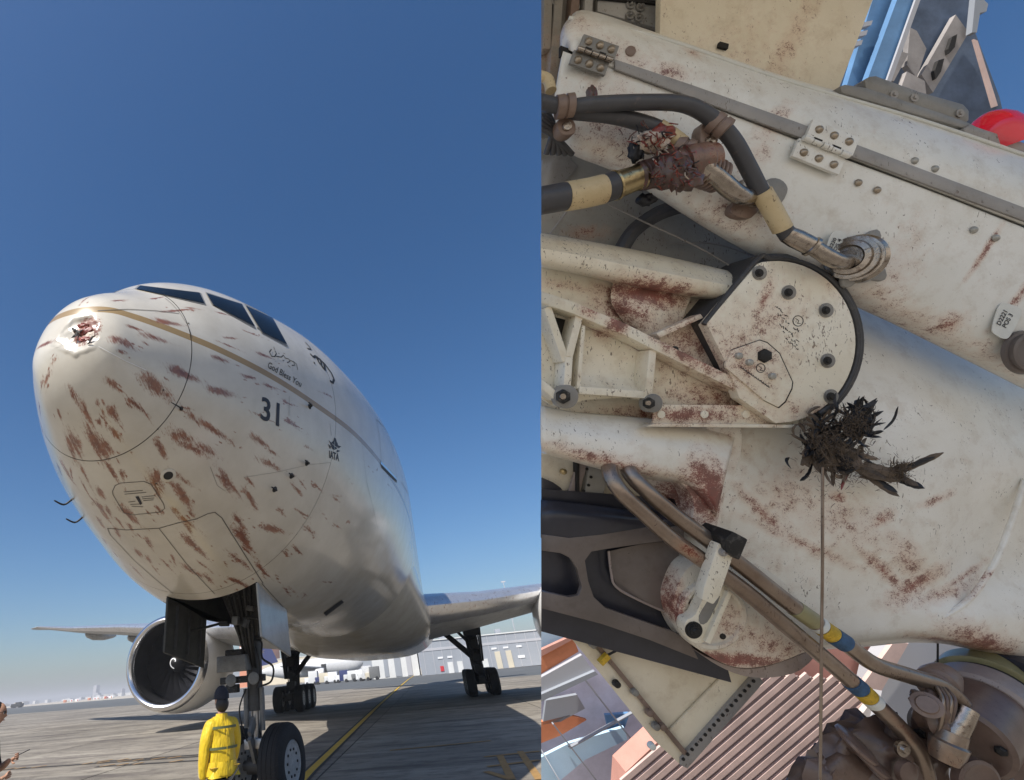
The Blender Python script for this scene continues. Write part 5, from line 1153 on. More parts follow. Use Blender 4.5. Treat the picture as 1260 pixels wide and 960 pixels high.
RB(MB().lathe(Q(755, 229, .10), Q(800, 213, .10)-Q(755, 229, .10), [(0, .031), (.004, .032), (.006, .029), (.050, .026), (.054, .028), (.062, .028), (.064, .024)], 28), 'brass_ferrule', 'brass', dr)
RB(MB().lathe(Q(784, 218, .10), Q(870, 196, .11)-Q(784, 218, .10), [(0, .027), (.006, .030), (.008, .027), (.012, .027), (.014, .031), (.030, .031), (.045, .034), (.050, .040), (.080, .041), (.082, .037), (.088, .037), (.090, .043), (.112, .043), (.114, .036), (.14, .036), (.145, .032), (.160, .030)], 36), 'swivel_body', 'gore_brown', dr, ang=25)
for k in range(5):
    RB(MB().lathe(Q(862+k*5, 208+k*2.4, .105), Q(900, 222, .10)-Q(862, 208, .105), [(0, .028), (.003, .036-k*.001), (.006, .036-k*.001), (.008, .028)], 26), 'swivel_ring', 'clamp_rust', dr)
RB(tubeq([(858, 200, .12), (880, 216, .12), (900, 234, .115), (914, 242, .105), (924, 242, .08)], [.020, .019, .0185, .018, .017]), 'elbow_fitting', 'steel', dr)
RB(ringq(922, 240, .058, (-.12, .05, 1), [(0, 20*PX), (.006, 19*PX), (.012, 17*PX), (.02, 16*PX), (.021, 13*PX)], 30), 'port_collar', 'steel', dr, ang=20)
RB(plate([(944, 222), (960, 220), (970, 232), (962, 250), (945, 262), (936, 250)], .064, .01, 3), 'port_flange', 'port_grey', dr, bevel=.003)
for cx, cy, r, ax, hh in ((884, 154, 11.5, (.6, -.65, .25), .127), (694, 131, 12.5, (1, .05, .2), .12), (838, 184, 13, (.7, -.5, .3), .11)):
    RB(MB().lathe(Q(cx, cy, hh)-Vector(ax).normalized()*.012, ax, [(-.004, r*PX*.8), (-.003, r*PX), (.012, r*PX), (.013, r*PX*.86), (.016, r*PX*.86), (.017, r*PX), (.030, r*PX), (.032, r*PX*.8)], 28), 'hose_clamp', 'clamp_rust', dr)
RB(plate([(866, 150), (884, 160), (882, 178), (870, 184), (862, 176)], .115, .03, 3), 'clamp_foot', 'clamp_rust', dr, bevel=.003)
RB(ringq(873, 174, .115, (0, 0, 1), [(0, 6*PX), (.004, 6*PX), (.004, 3*PX), (.010, 3*PX)], 6), 'clamp_nut', 'steel', dr)
RB(plate([(690, 145), (706, 148), (708, 163), (694, 166), (686, 156)], .10, .03, 3), 'clamp_foot', 'clamp_rust', dr, bevel=.003); RB(ringq(697, 156, .10, (0, 0, 1), [(0, 5.5*PX), (.006, 5*PX), (.006, 2*PX)], 12), 'clamp_nut', 'steel', dr)
RB(tubeq([(655, 92, .10), (673, 97, .10), (678, 112, .11)], .011), 'sleeve', 'cream_sleeve', dr, clip=True)
for k in range(5): RB(tubeq([(650, 120+8*k, .08), (680, 150+4*k, .07), (672+8*k, 190, .03)], .006), 'cable', 'hose_rubber', dr, clip=True)
RB(plate([(900, 262), (908, 246), (938, 246), (925, 268)], .07, .02, 3), 'clamp_foot', 'clamp_rust', dr, bevel=.003)

# ---- the gear leg: castings, fairing, tubes
lg = rthing('landing_gear_leg', 'cream and white nose gear leg castings with round bolted disc, steel pipes and blood spatter', 'landing gear', 1000, 600, 0)
# light panels glimpsed between hoses and arm, with strap and thin rods
RB(plate([(640, 170), (860, 170), (960, 360), (640, 340)], -.13, .01), 'inner_panel', 'bay_light', lg, smooth=False, clip=True)
RB(plate([(668, 196), (690, 184), (712, 205), (680, 240), (660, 250)], -.12, .01), 'inner_plate', 'strip_metal', lg, bevel=.002, clip=True)
RB(tubeq([(762, 312, -.09), (780, 284, -.085), (812, 262, -.08), (850, 250, -.08)], .018, 10), 'strap', 'hose_rubber', lg)
for a in ([(735, 245, -.06), (790, 272, -.055), (860, 305, -.05), (915, 338, -.04)], [(668, 300, -.08), (705, 250, -.07), (715, 235, -.06)], [(820, 300, -.1), (880, 300, -.1), (940, 320, -.1)]): RB(tubeq(a, .0022, 6), 'rod', 'strip_metal', lg)
# smooth white fairing
fr = [[(770, 300, -.30), (880, 305, -.30), (990, 310, -.30), (1100, 350, -.30), (1190, 390, -.30), (1280, 430, -.30), (1400, 490, -.30)],
      [(770, 350, -.16), (880, 360, -.15), (990, 360, -.14), (1100, 400, -.14), (1190, 440, -.14), (1280, 480, -.16), (1400, 540, -.18)],
      [(770, 430, -.10), (880, 430, -.08), (990, 430, -.065), (1090, 450, -.065), (1180, 485, -.065), (1280, 535, -.10), (1400, 580, -.13)],
      [(780, 520, -.09), (880, 525, -.055), (990, 530, -.028), (1080, 540, -.012), (1170, 560, -.008), (1262, 580, -.045), (1400, 600, -.09)],
      [(800, 600, -.10), (878, 600, -.035), (985, 600, -.018), (1075, 610, .0), (1160, 625, .002), (1235, 640, -.055), (1400, 650, -.06)],
      [(820, 660, -.11), (880, 660, -.045), (980, 655, -.012), (1070, 665, .005), (1150, 680, -.002), (1212, 695, -.050), (1400, 705, -.045)],
      [(830, 720, -.12), (890, 720, -.06), (985, 710, -.03), (1070, 712, -.020), (1145, 725, -.028), (1210, 738, -.018), (1400, 745, -.03)],
      [(840, 765, -.13), (900, 765, -.07), (990, 757, -.04), (1070, 752, -.03), (1140, 758, -.015), (1210, 765, -.005), (1400, 775, -.02)],
      [(850, 800, -.15), (910, 795, -.09), (1000, 792, -.055), (1065, 788, -.04), (1135, 783, -.03), (1200, 792, -.025), (1400, 840, -.04)],
      [(860, 815, -.20), (920, 806, -.14), (1005, 800, -.12), (1065, 796, -.11), (1135, 791, -.10), (1205, 802, -.09), (1400, 860, -.10)]]
RB(patchg(fr, 6, 6), 'fairing', 'leg_paint', lg, ang=70, recalc=False)
RB(plate([(870, 525), (908, 515), (912, 560), (893, 610), (887, 660), (893, 705), (868, 690), (862, 640)], -.012, .06, 4), 'casting_rib', 'leg_paint', lg, bevel=.006)
RB(tubeq([(1262, 590, -.036), (1245, 640, -.026), (1225, 690, -.016), (1195, 735, -.010), (1160, 760, -.014)], .006, 10), 'fairing_fold', 'leg_paint', lg)
# tapered upper arm
rows = []
for t_, h in ((0, -.03), (.12, .005), (.4, .03), (.48, .034), (.75, .028), (.93, .008), (1, -.04)):
    A_ = [(640, 282), (720, 296), (800, 311), (900, 334), (925, 340)]; B__ = [(640, 324), (720, 340), (800, 359), (886, 371), (915, 375)]
    rows.append([(a[0]+(b_[0]-a[0])*t_, a[1]+(b_[1]-a[1])*t_, h) for a, b_ in zip(A_, B__)])
RB(patchg(rows, 5, 4), 'upper_arm', 'arm_paint', lg, ang=60, recalc=False, solid=.004, clip=True)
# recess behind the lattice, bright casting inside
RB(plate([(640, 318), (905, 360), (890, 420), (830, 470), (640, 400)], -.045, .02), 'recess_wall', 'arm_paint', lg, smooth=False, clip=True)
RB(plate([(640, 430), (840, 430), (840, 560), (640, 560)], -.05, .01), 'recess_floor', 'arm_paint', lg, smooth=False, clip=True)
RB(patchg([[(755, 345, -.03), (800, 352, -.01), (850, 366, -.02)], [(752, 372, -.03), (795, 385, .002), (840, 392, -.02)], [(770, 400, -.04), (800, 415, -.01), (835, 420, -.035)]], 5, 5), 'recess_boss', 'arm_paint', lg, recalc=False)
# speckled web plate and bracket under the disc
RB(plate([(800, 455), (815, 405), (868, 392), (885, 400), (905, 470), (980, 515), (980, 526), (800, 500)], .0, .02), 'web_plate', 'arm_paint', lg, bevel=.002)
RB(plate([(808, 410), (862, 386), (866, 391), (812, 416)], .035, .03), 'web_flange', 'arm_paint', lg, bevel=.002)
RB(plate([(806, 500), (812, 498), (985, 499), (998, 503), (1003, 512), (1003, 522), (803, 522)], .034, .006), 'bracket', 'arm_paint', lg, bevel=.0015)
RB(plate([(795, 525), (806, 521), (1010, 523), (1010, 527)], .050, .03), 'bracket_lip', 'arm_paint', lg, bevel=.001)
for x in (813, 866, 917, 989): RB(ringq(x, 510, .034, (0, 0, 1), [(0, 4.6*PX), (.003, 4.6*PX), (.003, 3*PX), (.004, 1*PX)], 14), 'bracket_rivet', 'disc_paint', lg)
# lattice casting: rail, web with pockets, ribs
rail = [(640, 356), (705, 378), (770, 405), (840, 440), (905, 472), (980, 500)]
RB(plate([(x, y-7) for x, y in rail]+[(x, y+8) for x, y in rail[::-1]], .052, .05), 'lattice_rail', 'arm_paint', lg, bevel=.003, clip=True)
RB(plate([(640, 372), (700, 392), (770, 425), (800, 440), (795, 488), (720, 492), (700, 499), (680, 500), (640, 470)], -.005, .01), 'lattice_web', 'arm_paint', lg, smooth=False, clip=True)
RB(plate([(674, 388), (705, 396), (708, 404), (694, 436), (688, 434)], -.003, .004, 0), 'lattice_opening', 'gap', lg)
def frame(pts, w, h, t, mat='arm_paint', name='lattice_rib'):
    for a, b_ in zip(pts[:-1], pts[1:]): RB(MB().beam(Q(*a, h-t/2), Q(*b_, h-t/2), w*PX, t, up=(0, 0, 1)), name, mat, lg, bevel=.0025, clip=True)
frame([(708, 385), (694, 440), (690, 500)], 9, .046, .05); frame([(668, 380), (690, 445)], 9, .044, .05); frame([(795, 432), (789, 492)], 9, .046, .05)
frame([(712, 402), (706, 478)], 5, .040, .045); frame([(706, 480), (790, 486)], 9, .044, .05); frame([(640, 455), (682, 490)], 9, .044, .05)
RB(patchg([[(712, 405, .0), (750, 412, -.003), (788, 434, 0)], [(708, 440, 0), (748, 440, -.004), (786, 455, 0)], [(708, 466, .006), (748, 468, .003), (786, 474, .006)], [(706, 478, .04), (748, 482, .04), (788, 486, .04)]], 4, 4), 'pocket_floor', 'arm_paint', lg, recalc=False)
for x, y, r in ((692, 488, 14), (797, 496, 11)):
    o = RB(ringq(x, y, .03, (0, 0, 1), [(0, r*PX), (.020, r*PX), (.022, r*PX*.8)], 24), 'bolt_washer', 'port_grey', lg)
    RB(ringq(x, y, .052, (0, 0, 1), [(0, r*.62*PX), (.008, r*.6*PX), (.009, r*.5*PX)], 6), 'bolt_head', 'geardark', o, sub=True, ang=20)
    RB(ringq(x, y, .061, (0, 0, 1), [(0, r*.28*PX), (.004, r*.25*PX)], 12), 'bolt_tip', 'steel', o, sub=True)
for x, y in ((745, 397), (830, 430)): RB(ringq(x, y, .045, (0, 0, 1), [(0, 4*PX), (.004, 3.6*PX), (.005, 2*PX)], 12), 'rail_bolt', 'geardark', lg)
# lower arm with rolled bottom edge
rows = []
for t_, h in ((0, -.02), (.15, .01), (.45, .034), (.78, .038), (.92, .026), (.985, .0), (1, -.035)):
    A_ = [(640, 492), (700, 506), (770, 512), (840, 520), (880, 528), (905, 535)]; B__ = [(640, 550), (700, 567), (745, 579), (800, 590), (845, 600), (880, 640)]
    rows.append([(a[0]+(b_[0]-a[0])*t_, a[1]+(b_[1]-a[1])*t_, h) for a, b_ in zip(A_, B__)])
RB(patchg(rows, 5, 4), 'lower_arm', 'leg_paint', lg, ang=60, recalc=False, solid=.004, clip=True)
RB(plate([(835, 585), (858, 560), (885, 560), (890, 600), (880, 660), (866, 668), (853, 642), (854, 622), (848, 606)], .012, .05, 3), 'casting_neck', 'leg_paint', lg, bevel=.006)
# panels glimpsed below the arm
RB(plate([(640, 540), (870, 580), (870, 680), (640, 640)], -.11, .01), 'rear_panel', 'lower_beige', lg, smooth=False, clip=True)
RB(plate([(712, 566), (724, 568), (704, 640), (690, 640)], -.09, .01), 'rear_strut', 'pink_grey', lg, bevel=.002); RB(plate([(726, 568), (752, 574), (735, 640), (714, 640)], -.085, .02), 'rear_strut', 'bay_light', lg, bevel=.004)
RB(plate([(710, 566), (713, 566), (713, 640), (710, 640)], -.08, .02), 'rear_edge', 'gap', lg)
for x, y in ((722, 577), (727, 587), (724, 597), (718, 604), (707, 618)): RB(ringq(x, y, -.08, (0, 0, 1), [(0, 2*PX), (.003, 1.8*PX)], 8), 'rear_fastener', 'gap', lg)
RB(ringq(692, 580, -.10, (0, 0, 1), [(0, 4*PX), (.01, 4*PX), (.012, 2*PX)], 8), 'rear_fitting', 'brass', lg); RB(plate([(660, 590), (690, 600), (700, 625), (660, 640)], -.09, .02, 3), 'rear_bracket', 'casting_dark', lg, bevel=.003, clip=True)
# dark casting with pockets
RB(plate([(640, 600), (840, 615), (900, 840), (640, 770)], -.075, .01), 'pocket_wall', 'casting_dark', lg, smooth=False, clip=True)
RB(patchg([[(640, 612, -.06), (720, 620, -.055), (810, 632, -.055), (850, 630, -.06)], [(640, 632, -.03), (720, 636, -.028), (810, 640, -.03), (850, 640, -.03)], [(640, 660, -.035), (715, 664, -.032), (810, 652, -.034), (850, 645, -.034)]], 5, 5), 'upper_flange', 'casting_dark', lg, recalc=False, solid=.004, clip=True)
def bar(pts, w, h=-.02, t=.045, mat='casting_brown', name='casting_web'):
    for a, b_ in zip(pts[:-1], pts[1:]): RB(MB().beam(Q(*a, h-t/2), Q(*b_, h-t/2), w*PX, t, up=(0, 0, 1)), name, mat, lg, bevel=.003, clip=True)
RB(plate([(640, 654), (700, 662), (740, 658), (800, 648), (842, 648), (842, 664), (800, 668), (745, 676), (728, 679), (720, 690), (724, 715), (731, 735), (745, 748), (770, 757), (830, 778), (848, 788), (860, 812), (800, 788), (740, 768), (640, 742), (640, 722), (700, 735), (712, 733), (716, 722), (710, 700), (702, 687), (690, 681), (640, 674)], -.030, .012), 'casting_frame', 'casting_brown', lg, bevel=.002, clip=True)
RB(patchg([[(751, 678, -.062), (800, 668, -.05), (836, 668, -.055)], [(753, 705, -.06), (800, 705, -.045), (836, 705, -.055)], [(762, 728, -.065), (800, 745, -.05), (845, 765, -.06)]], 5, 5), 'inner_gusset', 'casting_brown', lg, recalc=False)
RB(tubeq([(749, 678, -.05), (752, 705, -.05), (758, 722, -.05), (785, 738, -.05), (835, 760, -.055)], .003, 8), 'gusset_bead', 'pink_grey', lg)
# round boss with lever
bc = cr([(830, 745), (836, 715), (852, 695), (880, 688), (915, 690), (960, 712), (1005, 765), (1012, 792), (985, 806), (945, 820), (905, 822), (870, 806), (845, 785)], 5, True)
RB(plate(bc, .0, .07), 'boss', 'boss_paint', lg, bevel=.006)
RB(plate([(865, 806), (905, 822), (945, 820), (1005, 800), (985, 825), (950, 834), (915, 832), (885, 820)], -.03, .06, 3), 'boss_lip', 'pink_grey', lg, bevel=.006)
RB(ringq(872, 755, .0, (0, 0, 1), [(0, 42*PX), (.012, 42*PX), (.015, 40*PX), (.015, 36*PX), (.010, 34*PX)], 40), 'boss_disc', 'boss_paint', lg)
for x, y in ((851, 743), (889, 783), (880, 728)): RB(ringq(x, y, .010, (0, 0, 1), [(0, 3.6*PX), (.0025, 3.4*PX)], 12), 'boss_hole', 'gap', lg)
RB(plate([(842, 772), (846, 762), (856, 756), (872, 722), (884, 716), (896, 724), (872, 782), (862, 792), (848, 788)], .040, .028, 2), 'lever', 'arm_paint', lg, bevel=.003)
RB(plate([(860, 758), (868, 744), (876, 732), (886, 734), (878, 752), (870, 766), (862, 768)], .0405, .004, 2), 'lever_pocket', 'port_grey', lg)
RB(plate([(868, 790), (896, 728), (901, 730), (874, 793)], .050, .04), 'lever_flange', 'arm_paint', lg, bevel=.001)
o = RB(ringq(853, 775, .040, (0, 0, 1), [(0, 10*PX), (.003, 10*PX), (.003, 8.5*PX), (.006, 8*PX), (.006, 6.5*PX), (.009, 6*PX), (.009, 4*PX), (.012, 3*PX)], 24), 'lever_nut', 'geardark', lg, ang=20)
# steel pipes
RB(tubeq([(752, 560, -.01), (750, 580, .03), (763, 604, .055), (790, 630, .06), (826, 662, .062), (868, 692, .062), (915, 726, .062), (960, 764, .060), (1010, 806, .06), (1060, 850, .06), (1108, 897, .055), (1132, 930, .05), (1145, 990, .04)], .0170, 20), 'steel_pipe', 'steel_tube', lg)
RB(tubeq([(772, 562, -.01), (775, 582, .03), (800, 608, .055), (828, 632, .06), (868, 662, .062), (915, 698, .062), (960, 734, .062), (1000, 764, .062), (1038, 790, .060), (1075, 817, .058), (1120, 832, .055), (1160, 846, .05), (1185, 872, .045), (1182, 900, .03), (1172, 925, .0)], .0172, 20), 'steel_pipe', 'steel_tube', lg)
def band(p, q, r, mat, hh): RB(MB().lathe(Q(*p, hh), Q(*q, hh-.0005)-Q(*p, hh), [(0, r-.0006), (.0004, r), ((Q(*q, hh)-Q(*p, hh)).length, r), ((Q(*q, hh)-Q(*p, hh)).length+.0004, r-.0006)], 24), 'marking_band', mat, lg)
band((978, 748), (1002, 765), .0182, 'olive_fitting', .062); band((1004, 766.5), (1010, 771), .0184, 'sticker', .062); band((1011, 772), (1024, 781), .0184, 'yelband', .0615); band((1024.5, 781.5), (1040, 792), .0190, 'blueband', .061)
band((1047, 838.5), (1058, 848), .0186, 'blueband', .061); band((1059, 849), (1069, 858), .0184, 'yelband', .0605); band((1070, 859), (1077, 865.5), .0181, 'sticker', .060)
RB(plate([(892, 664), (902, 654), (921, 664), (910, 690), (895, 680)], .115, .08), 'clamp_block', 'geardark', lg, bevel=.004)
RB(plate([(884, 668), (904, 680), (885, 735), (878, 744), (864, 738), (866, 724)], .100, .025), 'clamp_strap', 'arm_paint', lg, bevel=.003)
RB(ringq(889, 679, .100, (0, 0, 1), [(0, 5*PX), (.003, 5*PX), (.003, 3.5*PX), (.009, 3*PX)], 14), 'clamp_bolt', 'strip_metal', lg)
# bolted disc with rubber rim
dpoly = [(869, 398), (932, 325)]+[(955+98*math.cos(math.radians(a))*1.0, 421+100*math.sin(math.radians(a))) for a in range(-100, 82, 6)]+[(955, 521), (910, 490), (895, 450)]
RB(plate([(861, 396), (928, 317)]+[(957+108*math.cos(math.radians(a)), 421+110*math.sin(math.radians(a))) for a in range(-102, 70, 6)]+[(980, 515), (905, 480), (890, 450)], .030, .10), 'rubber_rim', 'rubber', lg, bevel=.006)
RB(tubeq([(866, 399, .05), (930, 321, .05)]+[(955+101*math.cos(math.radians(a)), 421+103*math.sin(math.radians(a)), .05) for a in range(-95, 60, 14)], .0055, 10), 'rim_seal', 'rubber', lg)
RB(plate(dpoly, .055, .025), 'disc_plate', 'disc_paint', lg, bevel=.0015)
for x, y in ((934, 336), (970, 360), (1016, 382), (1018, 444), (1022, 488)):
    o = RB(ringq(x, y, .055, (0, 0, 1), [(0, 8.5*PX), (.002, 8.5*PX), (.002, 7*PX), (.006, 6.4*PX)], 22), 'disc_bolt', 'port_grey', lg, ang=20)
    RB(ringq(x, y, .061, (0, 0, 1), [(0, 5*PX), (.002, 4.6*PX), (.002, 3*PX), (.005, 2.4*PX), (.005, 1*PX)], 16), 'bolt_head', 'geardark', o, sub=True, ang=20)
pent = [(893, 447), (901, 431), (935, 419), (944, 422), (959, 435), (975, 470), (974, 478), (966, 494), (958, 501), (940, 492), (893, 452)]
RB(plate([((x-935)*1.03+935, (y-455)*1.03+455) for x, y in pent], .0565, .004), 'data_plate_edge', 'gap', lg); RB(plate(pent, .060, .006), 'data_plate', 'strip_metal', lg, bevel=.001) if False else RB(plate(pent, .060, .006), 'data_plate', 'disc_paint', lg, bevel=.001)
for x, y, r, m in ((940, 438, 8.5, 'geardark'), (908, 438, 4, 'rivetw'), (921, 446, 4, 'rivetw'), (949, 463, 4, 'rivetw')): RB(ringq(x, y, .060, (0, 0, 1), [(0, r*PX), (.006, r*.9*PX), (.008, r*.5*PX)], 6 if r > 5 else 14), 'plate_bolt', m, lg, ang=20)
def stroke(pts, h, w=.7, mat='blackprint', root=None, name='pen_stroke'):
    return RB(MB().tube([Q(x, y, h) for x, y in pts], w*PX*.5, 5, 2), name, mat, root or lg)
for c, r in (((982, 395), 6.4), ((936, 453), 5.4)): stroke([(c[0]+r*math.cos(a*.55), c[1]+r*math.sin(a*.55)) for a in range(13)], .0553 if c[0] > 950 else .0603, .9); stroke([(c[0]-3, c[1]-3), (c[0]+1, c[1]), (c[0]-1, c[1]+3), (c[0]+3, c[1]+3)], .0553 if c[0] > 950 else .0603, .8)
rs = random.Random(5)
for i in range(5):
    for k in range(9-i):
        x = 954+i*3.2+k*3.3; y = 377+i*8.5+k*3.0+(i > 1)*6
        if rs.random() < .2 or (i == 0 and k > 4): continue
        stroke([(x, y), (x+rs.uniform(-1.5, 1.5), y+rs.uniform(-3, 1)), (x+rs.uniform(0, 2.5), y+rs.uniform(-1, 3)), (x+rs.uniform(0, 3), y+rs.uniform(0, 3))], .0553, .7)
for k in range(12): x = 911+k*3; y = 453+k*2.1; stroke([(x, y), (x+1, y-2), (x+2, y+1), (x+2.6, y)], .0603, .7)
# brown hydraulic fittings at the lower right
hy = rthing('hydraulic_steering_unit', 'brown hydraulic cylinder cluster with olive collar at the lower right pipe ends', 'hydraulic unit', 1190, 900, .0)
pA, pB = Q(1228, 846, -.08), Q(1180, 912, .055); axc = (pB-pA); LA = axc.length; axc.normalize()
RB(MB().lathe(pA, axc, [(0, .085), (.02, .095), (.022, .095)], 56), 'rear_collar', 'clamp_rust', hy, ang=20)
RB(MB().lathe(pA+axc*.022, axc, [(0, .094), (.002, .101), (.055, .101), (.057, .095)], 56), 'olive_collar', 'olive_fitting', hy, ang=20)
RB(MB().lathe(pA+axc*.079, axc, [(0, .088), (.016, .088)], 56), 'collar_groove', 'gap', hy)
RB(MB().lathe(pA+axc*.095, axc, [(0, .088), (.003, .094), (.058, .094), (.064, .086)], 56), 'cylinder_body', 'pink_grey', hy, ang=20)
RB(MB().lathe(pA+axc*.159, axc, [(0, .083), (LA-.165, .080), (LA-.159, .072)], 56), 'cylinder_end', 'brown_fitting', hy, ang=20)
for k in range(6):
    a_k = k*1.05; xx = Vector((1, 0, 0)).cross(axc).normalized(); yy = axc.cross(xx); RB(MB().lathe(pB+xx*(.060*math.cos(a_k))+yy*(.060*math.sin(a_k)), axc, [(-.004, .010), (.006, .010), (.008, .006)], 6), 'cover_bolt', 'geardark', hy, ang=20)
RB(MB().lathe(Q(1156, 838, .01), axc, [(-.03, .030), (.0, .036), (.02, .036), (.024, .030), (.04, .028)], 28), 'end_cap', 'clamp_rust', hy, ang=25)
RB(lump(Q(1152, 878, .07), (22*PX, 27*PX, .035), ((.8, .5, 0), (-.5, .8, 0), (0, 0, 1)), 77, 26), 'valve_block', 'brown_fitting', hy, ang=85)
RB(MB().lathe(Q(1140, 868, .09), (-.6, .5, .6), [(-.01, .016), (0, .024), (.008, .025), (.010, .018), (.016, .016)], 22), 'valve_cap', 'clamp_rust', hy, ang=25)
for k in range(4): RB(tubeq([(1150+4*k, 842+k, .06), (1160+5*k, 862, .10), (1158+4*k, 890, .10), (1150+5*k, 915, .08)], .0035), 'small_line', 'brown_fitting' if k % 2 else 'steel_tube', hy)
RB(MB().lathe(Q(1165, 925, .10), Vector((.3, 1, .0)), [(-.02, .022), (0, .028), (.02, .030), (.024, .025), (.045, .024)], 24), 'union_nut', 'steel_tube', hy)
RB(tubeq([(1172, 905, .10), (1180, 890, .10), (1188, 872, .095)], [.022, .021, .02]), 'pipe_elbow', 'steel', hy)
RB(MB().lathe(Q(1232, 985, .06), Vector((-.6, .8, .1)), [(0, .03), (.06, .034), (.062, .04), (.075, .04), (.077, .03)], 24), 'lower_port', 'pink_grey', hy)
RB(ringq(1195, 958, .10, (0, .1, 1), [(0, .045), (.015, .045), (.018, .038), (.012, .026)], 32), 'round_cover', 'brown_fitting', hy)
RB(ringq(1238, 948, .08, (-.1, .1, 1), [(0, .055), (.02, .052), (.022, .044), (.014, .04), (.014, .03)], 32), 'round_cover', 'brown_fitting', hy)
RB(MB().box(Q(1250, 900, -.03), (.10, .25, .08)).box(Q(1262, 860, -.03), (.08, .2, .1)), 'rear_housing', 'casting_dark', hy, bevel=.02)
RB(MB().box(Q(1252, 925, .04), (.05, .03, .03)).cyl(Q(1240, 930, .04), Q(1258, 922, .05), .012), 'cable_lug', 'port_grey', hy, bevel=.003)
# large brown boot left of it: folded bellows
for k, (x, y, r) in enumerate(((1062, 942, 62), (1048, 962, 66), (1084, 926, 50), (1098, 950, 60), (1030, 985, 64))):
    RB(lump(Q(x, y, .0), (r*PX*.95, r*PX*.8, .05), ((.8, .6, 0), (-.6, .8, 0), (0, 0, 1)), 20+k, 24), 'bellows_fold', 'brown_fitting', hy, ang=85)
for k in range(5):
    RB(MB().lathe(Q(1050+k*14, 918+k*16, .045), (.55, .75, .35), [(0, .035-.002*k), (.004, .042), (.010, .042), (.013, .036)], 28), 'bellows_ring', 'brown_fitting', hy)
RB(ringq(1108, 920, .07, (.1, .1, 1), [(0, 9*PX), (.006, 9*PX), (.006, 5*PX), (.012, 4*PX)], 18), 'boot_screw', 'steel', hy); RB(ringq(1112, 948, .07, (.1, .1, 1), [(0, 13*PX), (.01, 12*PX), (.012, 8*PX)], 18), 'boot_button', 'brown_fitting', hy)
pass

# ---- triangular cream door below the dark casting
tr = rthing('triangular_door', 'cream triangular door with stiffener and hole-lined flange behind the dark casting', 'gear door', 800, 830, -.2)
RB(plate([(672, 744), (770, 762), (925, 822), (930, 838), (845, 934), (830, 934)], -.14, .012), 'door_skin', 'lower_beige', tr, bevel=.002)
RB(plate([(900, 822), (928, 832), (843, 925), (818, 905)], -.132, .006), 'door_band', 'beige_panel', tr, bevel=.001)
RB(plate([(674, 744), (684, 742), (770, 840), (846, 930), (838, 942), (806, 912), (735, 824), (700, 782)], -.128, .008), 'door_edge', 'lower_beige', tr, bevel=.002)
RB(plate([(708, 764), (712, 762), (846, 926), (842, 930)], -.120, .010), 'stiffener', 'clamp_rust', tr)
RB(plate([(926, 834), (934, 832), (940, 840), (846, 946), (838, 942), (838, 934)], -.122, .014), 'hinge_flange', 'strip_metal', tr, bevel=.001)
for k in range(17): x = 927-k*5.4; y = 838+k*6.0; RB(ringq(x, y, -.118, (0, 0, 1), [(0, 2.4*PX), (.002, 2.2*PX)], 10), 'flange_hole', 'gap', tr)
for x, y, m in ((768, 776, 'geardark'), (782, 793, 'geardark'), (728, 792, 'port_grey'), (757, 840, 'geardark'), (779, 850, 'port_grey'), (805, 892, 'port_grey'), (800, 916, 'sticker'), (711, 770, 'clamp_rust'), (797, 875, 'clamp_rust'), (813, 892, 'clamp_rust')):
    RB(ringq(x, y, -.122, (0, 0, 1), [(0, 5*PX), (.012, 4.4*PX), (.014, 2*PX)], 12), 'door_fitting', m, tr)
RB(MB().beam(Q(738, 816, -.11), Q(748, 806, -.11), .014, .012), 'yellow_tag', 'yelband', tr); RB(tubeq([(748, 806, -.11), (765, 796, -.10), (772, 782, -.10), (782, 776, -.10)], .003, 6), 'door_wire', 'geardark', tr)

# ---- cord hanging from the remains
cd = rthing('hanging_cord', 'thin brown cord hanging straight down from the bird remains', 'cord', 1012, 585, .09)
RB(tubeq([(1012.2, 575, .085), (1012, 640, .09), (1012, 700, .095), (1011, 780, .10), (1010, 880, .10), (1009, 1000, .10), (1009, 1150, .1)], .0027, 8, 3), 'cord', 'steel_tube', cd)
cd2 = rthing('taut_cable', 'short dark cable behind the pipes, just left of the olive collar', 'cable', 1154, 790, -.1); RB(tubeq([(1154, 770, -.10), (1153.5, 840, -.10), (1152, 900, -.1)], .002, 6, 2), 'cable', 'gap', cd2)

# ---- bird remains on the leg
MAT['feather_brown'] = simple('brown_feather', (.13, .098, .072), .75, 0, .4, 70, .2, (.22, .17, .12)); MAT['feather_black'] = simple('blue_black_feather', (.012, .014, .02), .5, 0, .5, 60, .2, (.05, .05, .05)); MAT['feather_tan'] = simple('tan_feather', (.24, .18, .13), .8, 0, .3, 60, .2)
bd = rthing('bird_remains', 'dark feathery bird remains caught at the disc rim, wing feathers pointing right', 'bird remains', 1040, 560, .05)
rs = random.Random(11)
def fq(a, b_, w, mat, ha=.06, hb=.08, curl=.08, notch=.12, bend=0):
    sh = Q(*a, ha); e = Q(*b_, hb); o = RB(feather(sh, e, w*PX, (0, 0, 1), curl, 9, notch, bend), 'feather', mat, bd, recalc=False)
    return o
for c, r, m in (((1018, 540, .04), (16, 18, 12), 'feather_black'), ((1050, 524, .045), (14, 18, 12), 'feather_black'), ((1012, 558, .045), (22, 20, 14), 'feather_brown'), ((1036, 560, .05), (20, 16, 12), 'feather_brown'), ((1078, 585, .03), (20, 7, 7), 'feather_brown'), ((1100, 585, .03), (14, 6, 6), 'feather_black')):
    RB(lump(Q(*c), (r[0]*PX*.8, r[1]*PX*.8, r[2]*PX), ((1, 0, 0), (0, 1, 0), (0, 0, 1)), rs.randint(0, 99), 16), 'body_tuft', m, bd, ang=85)
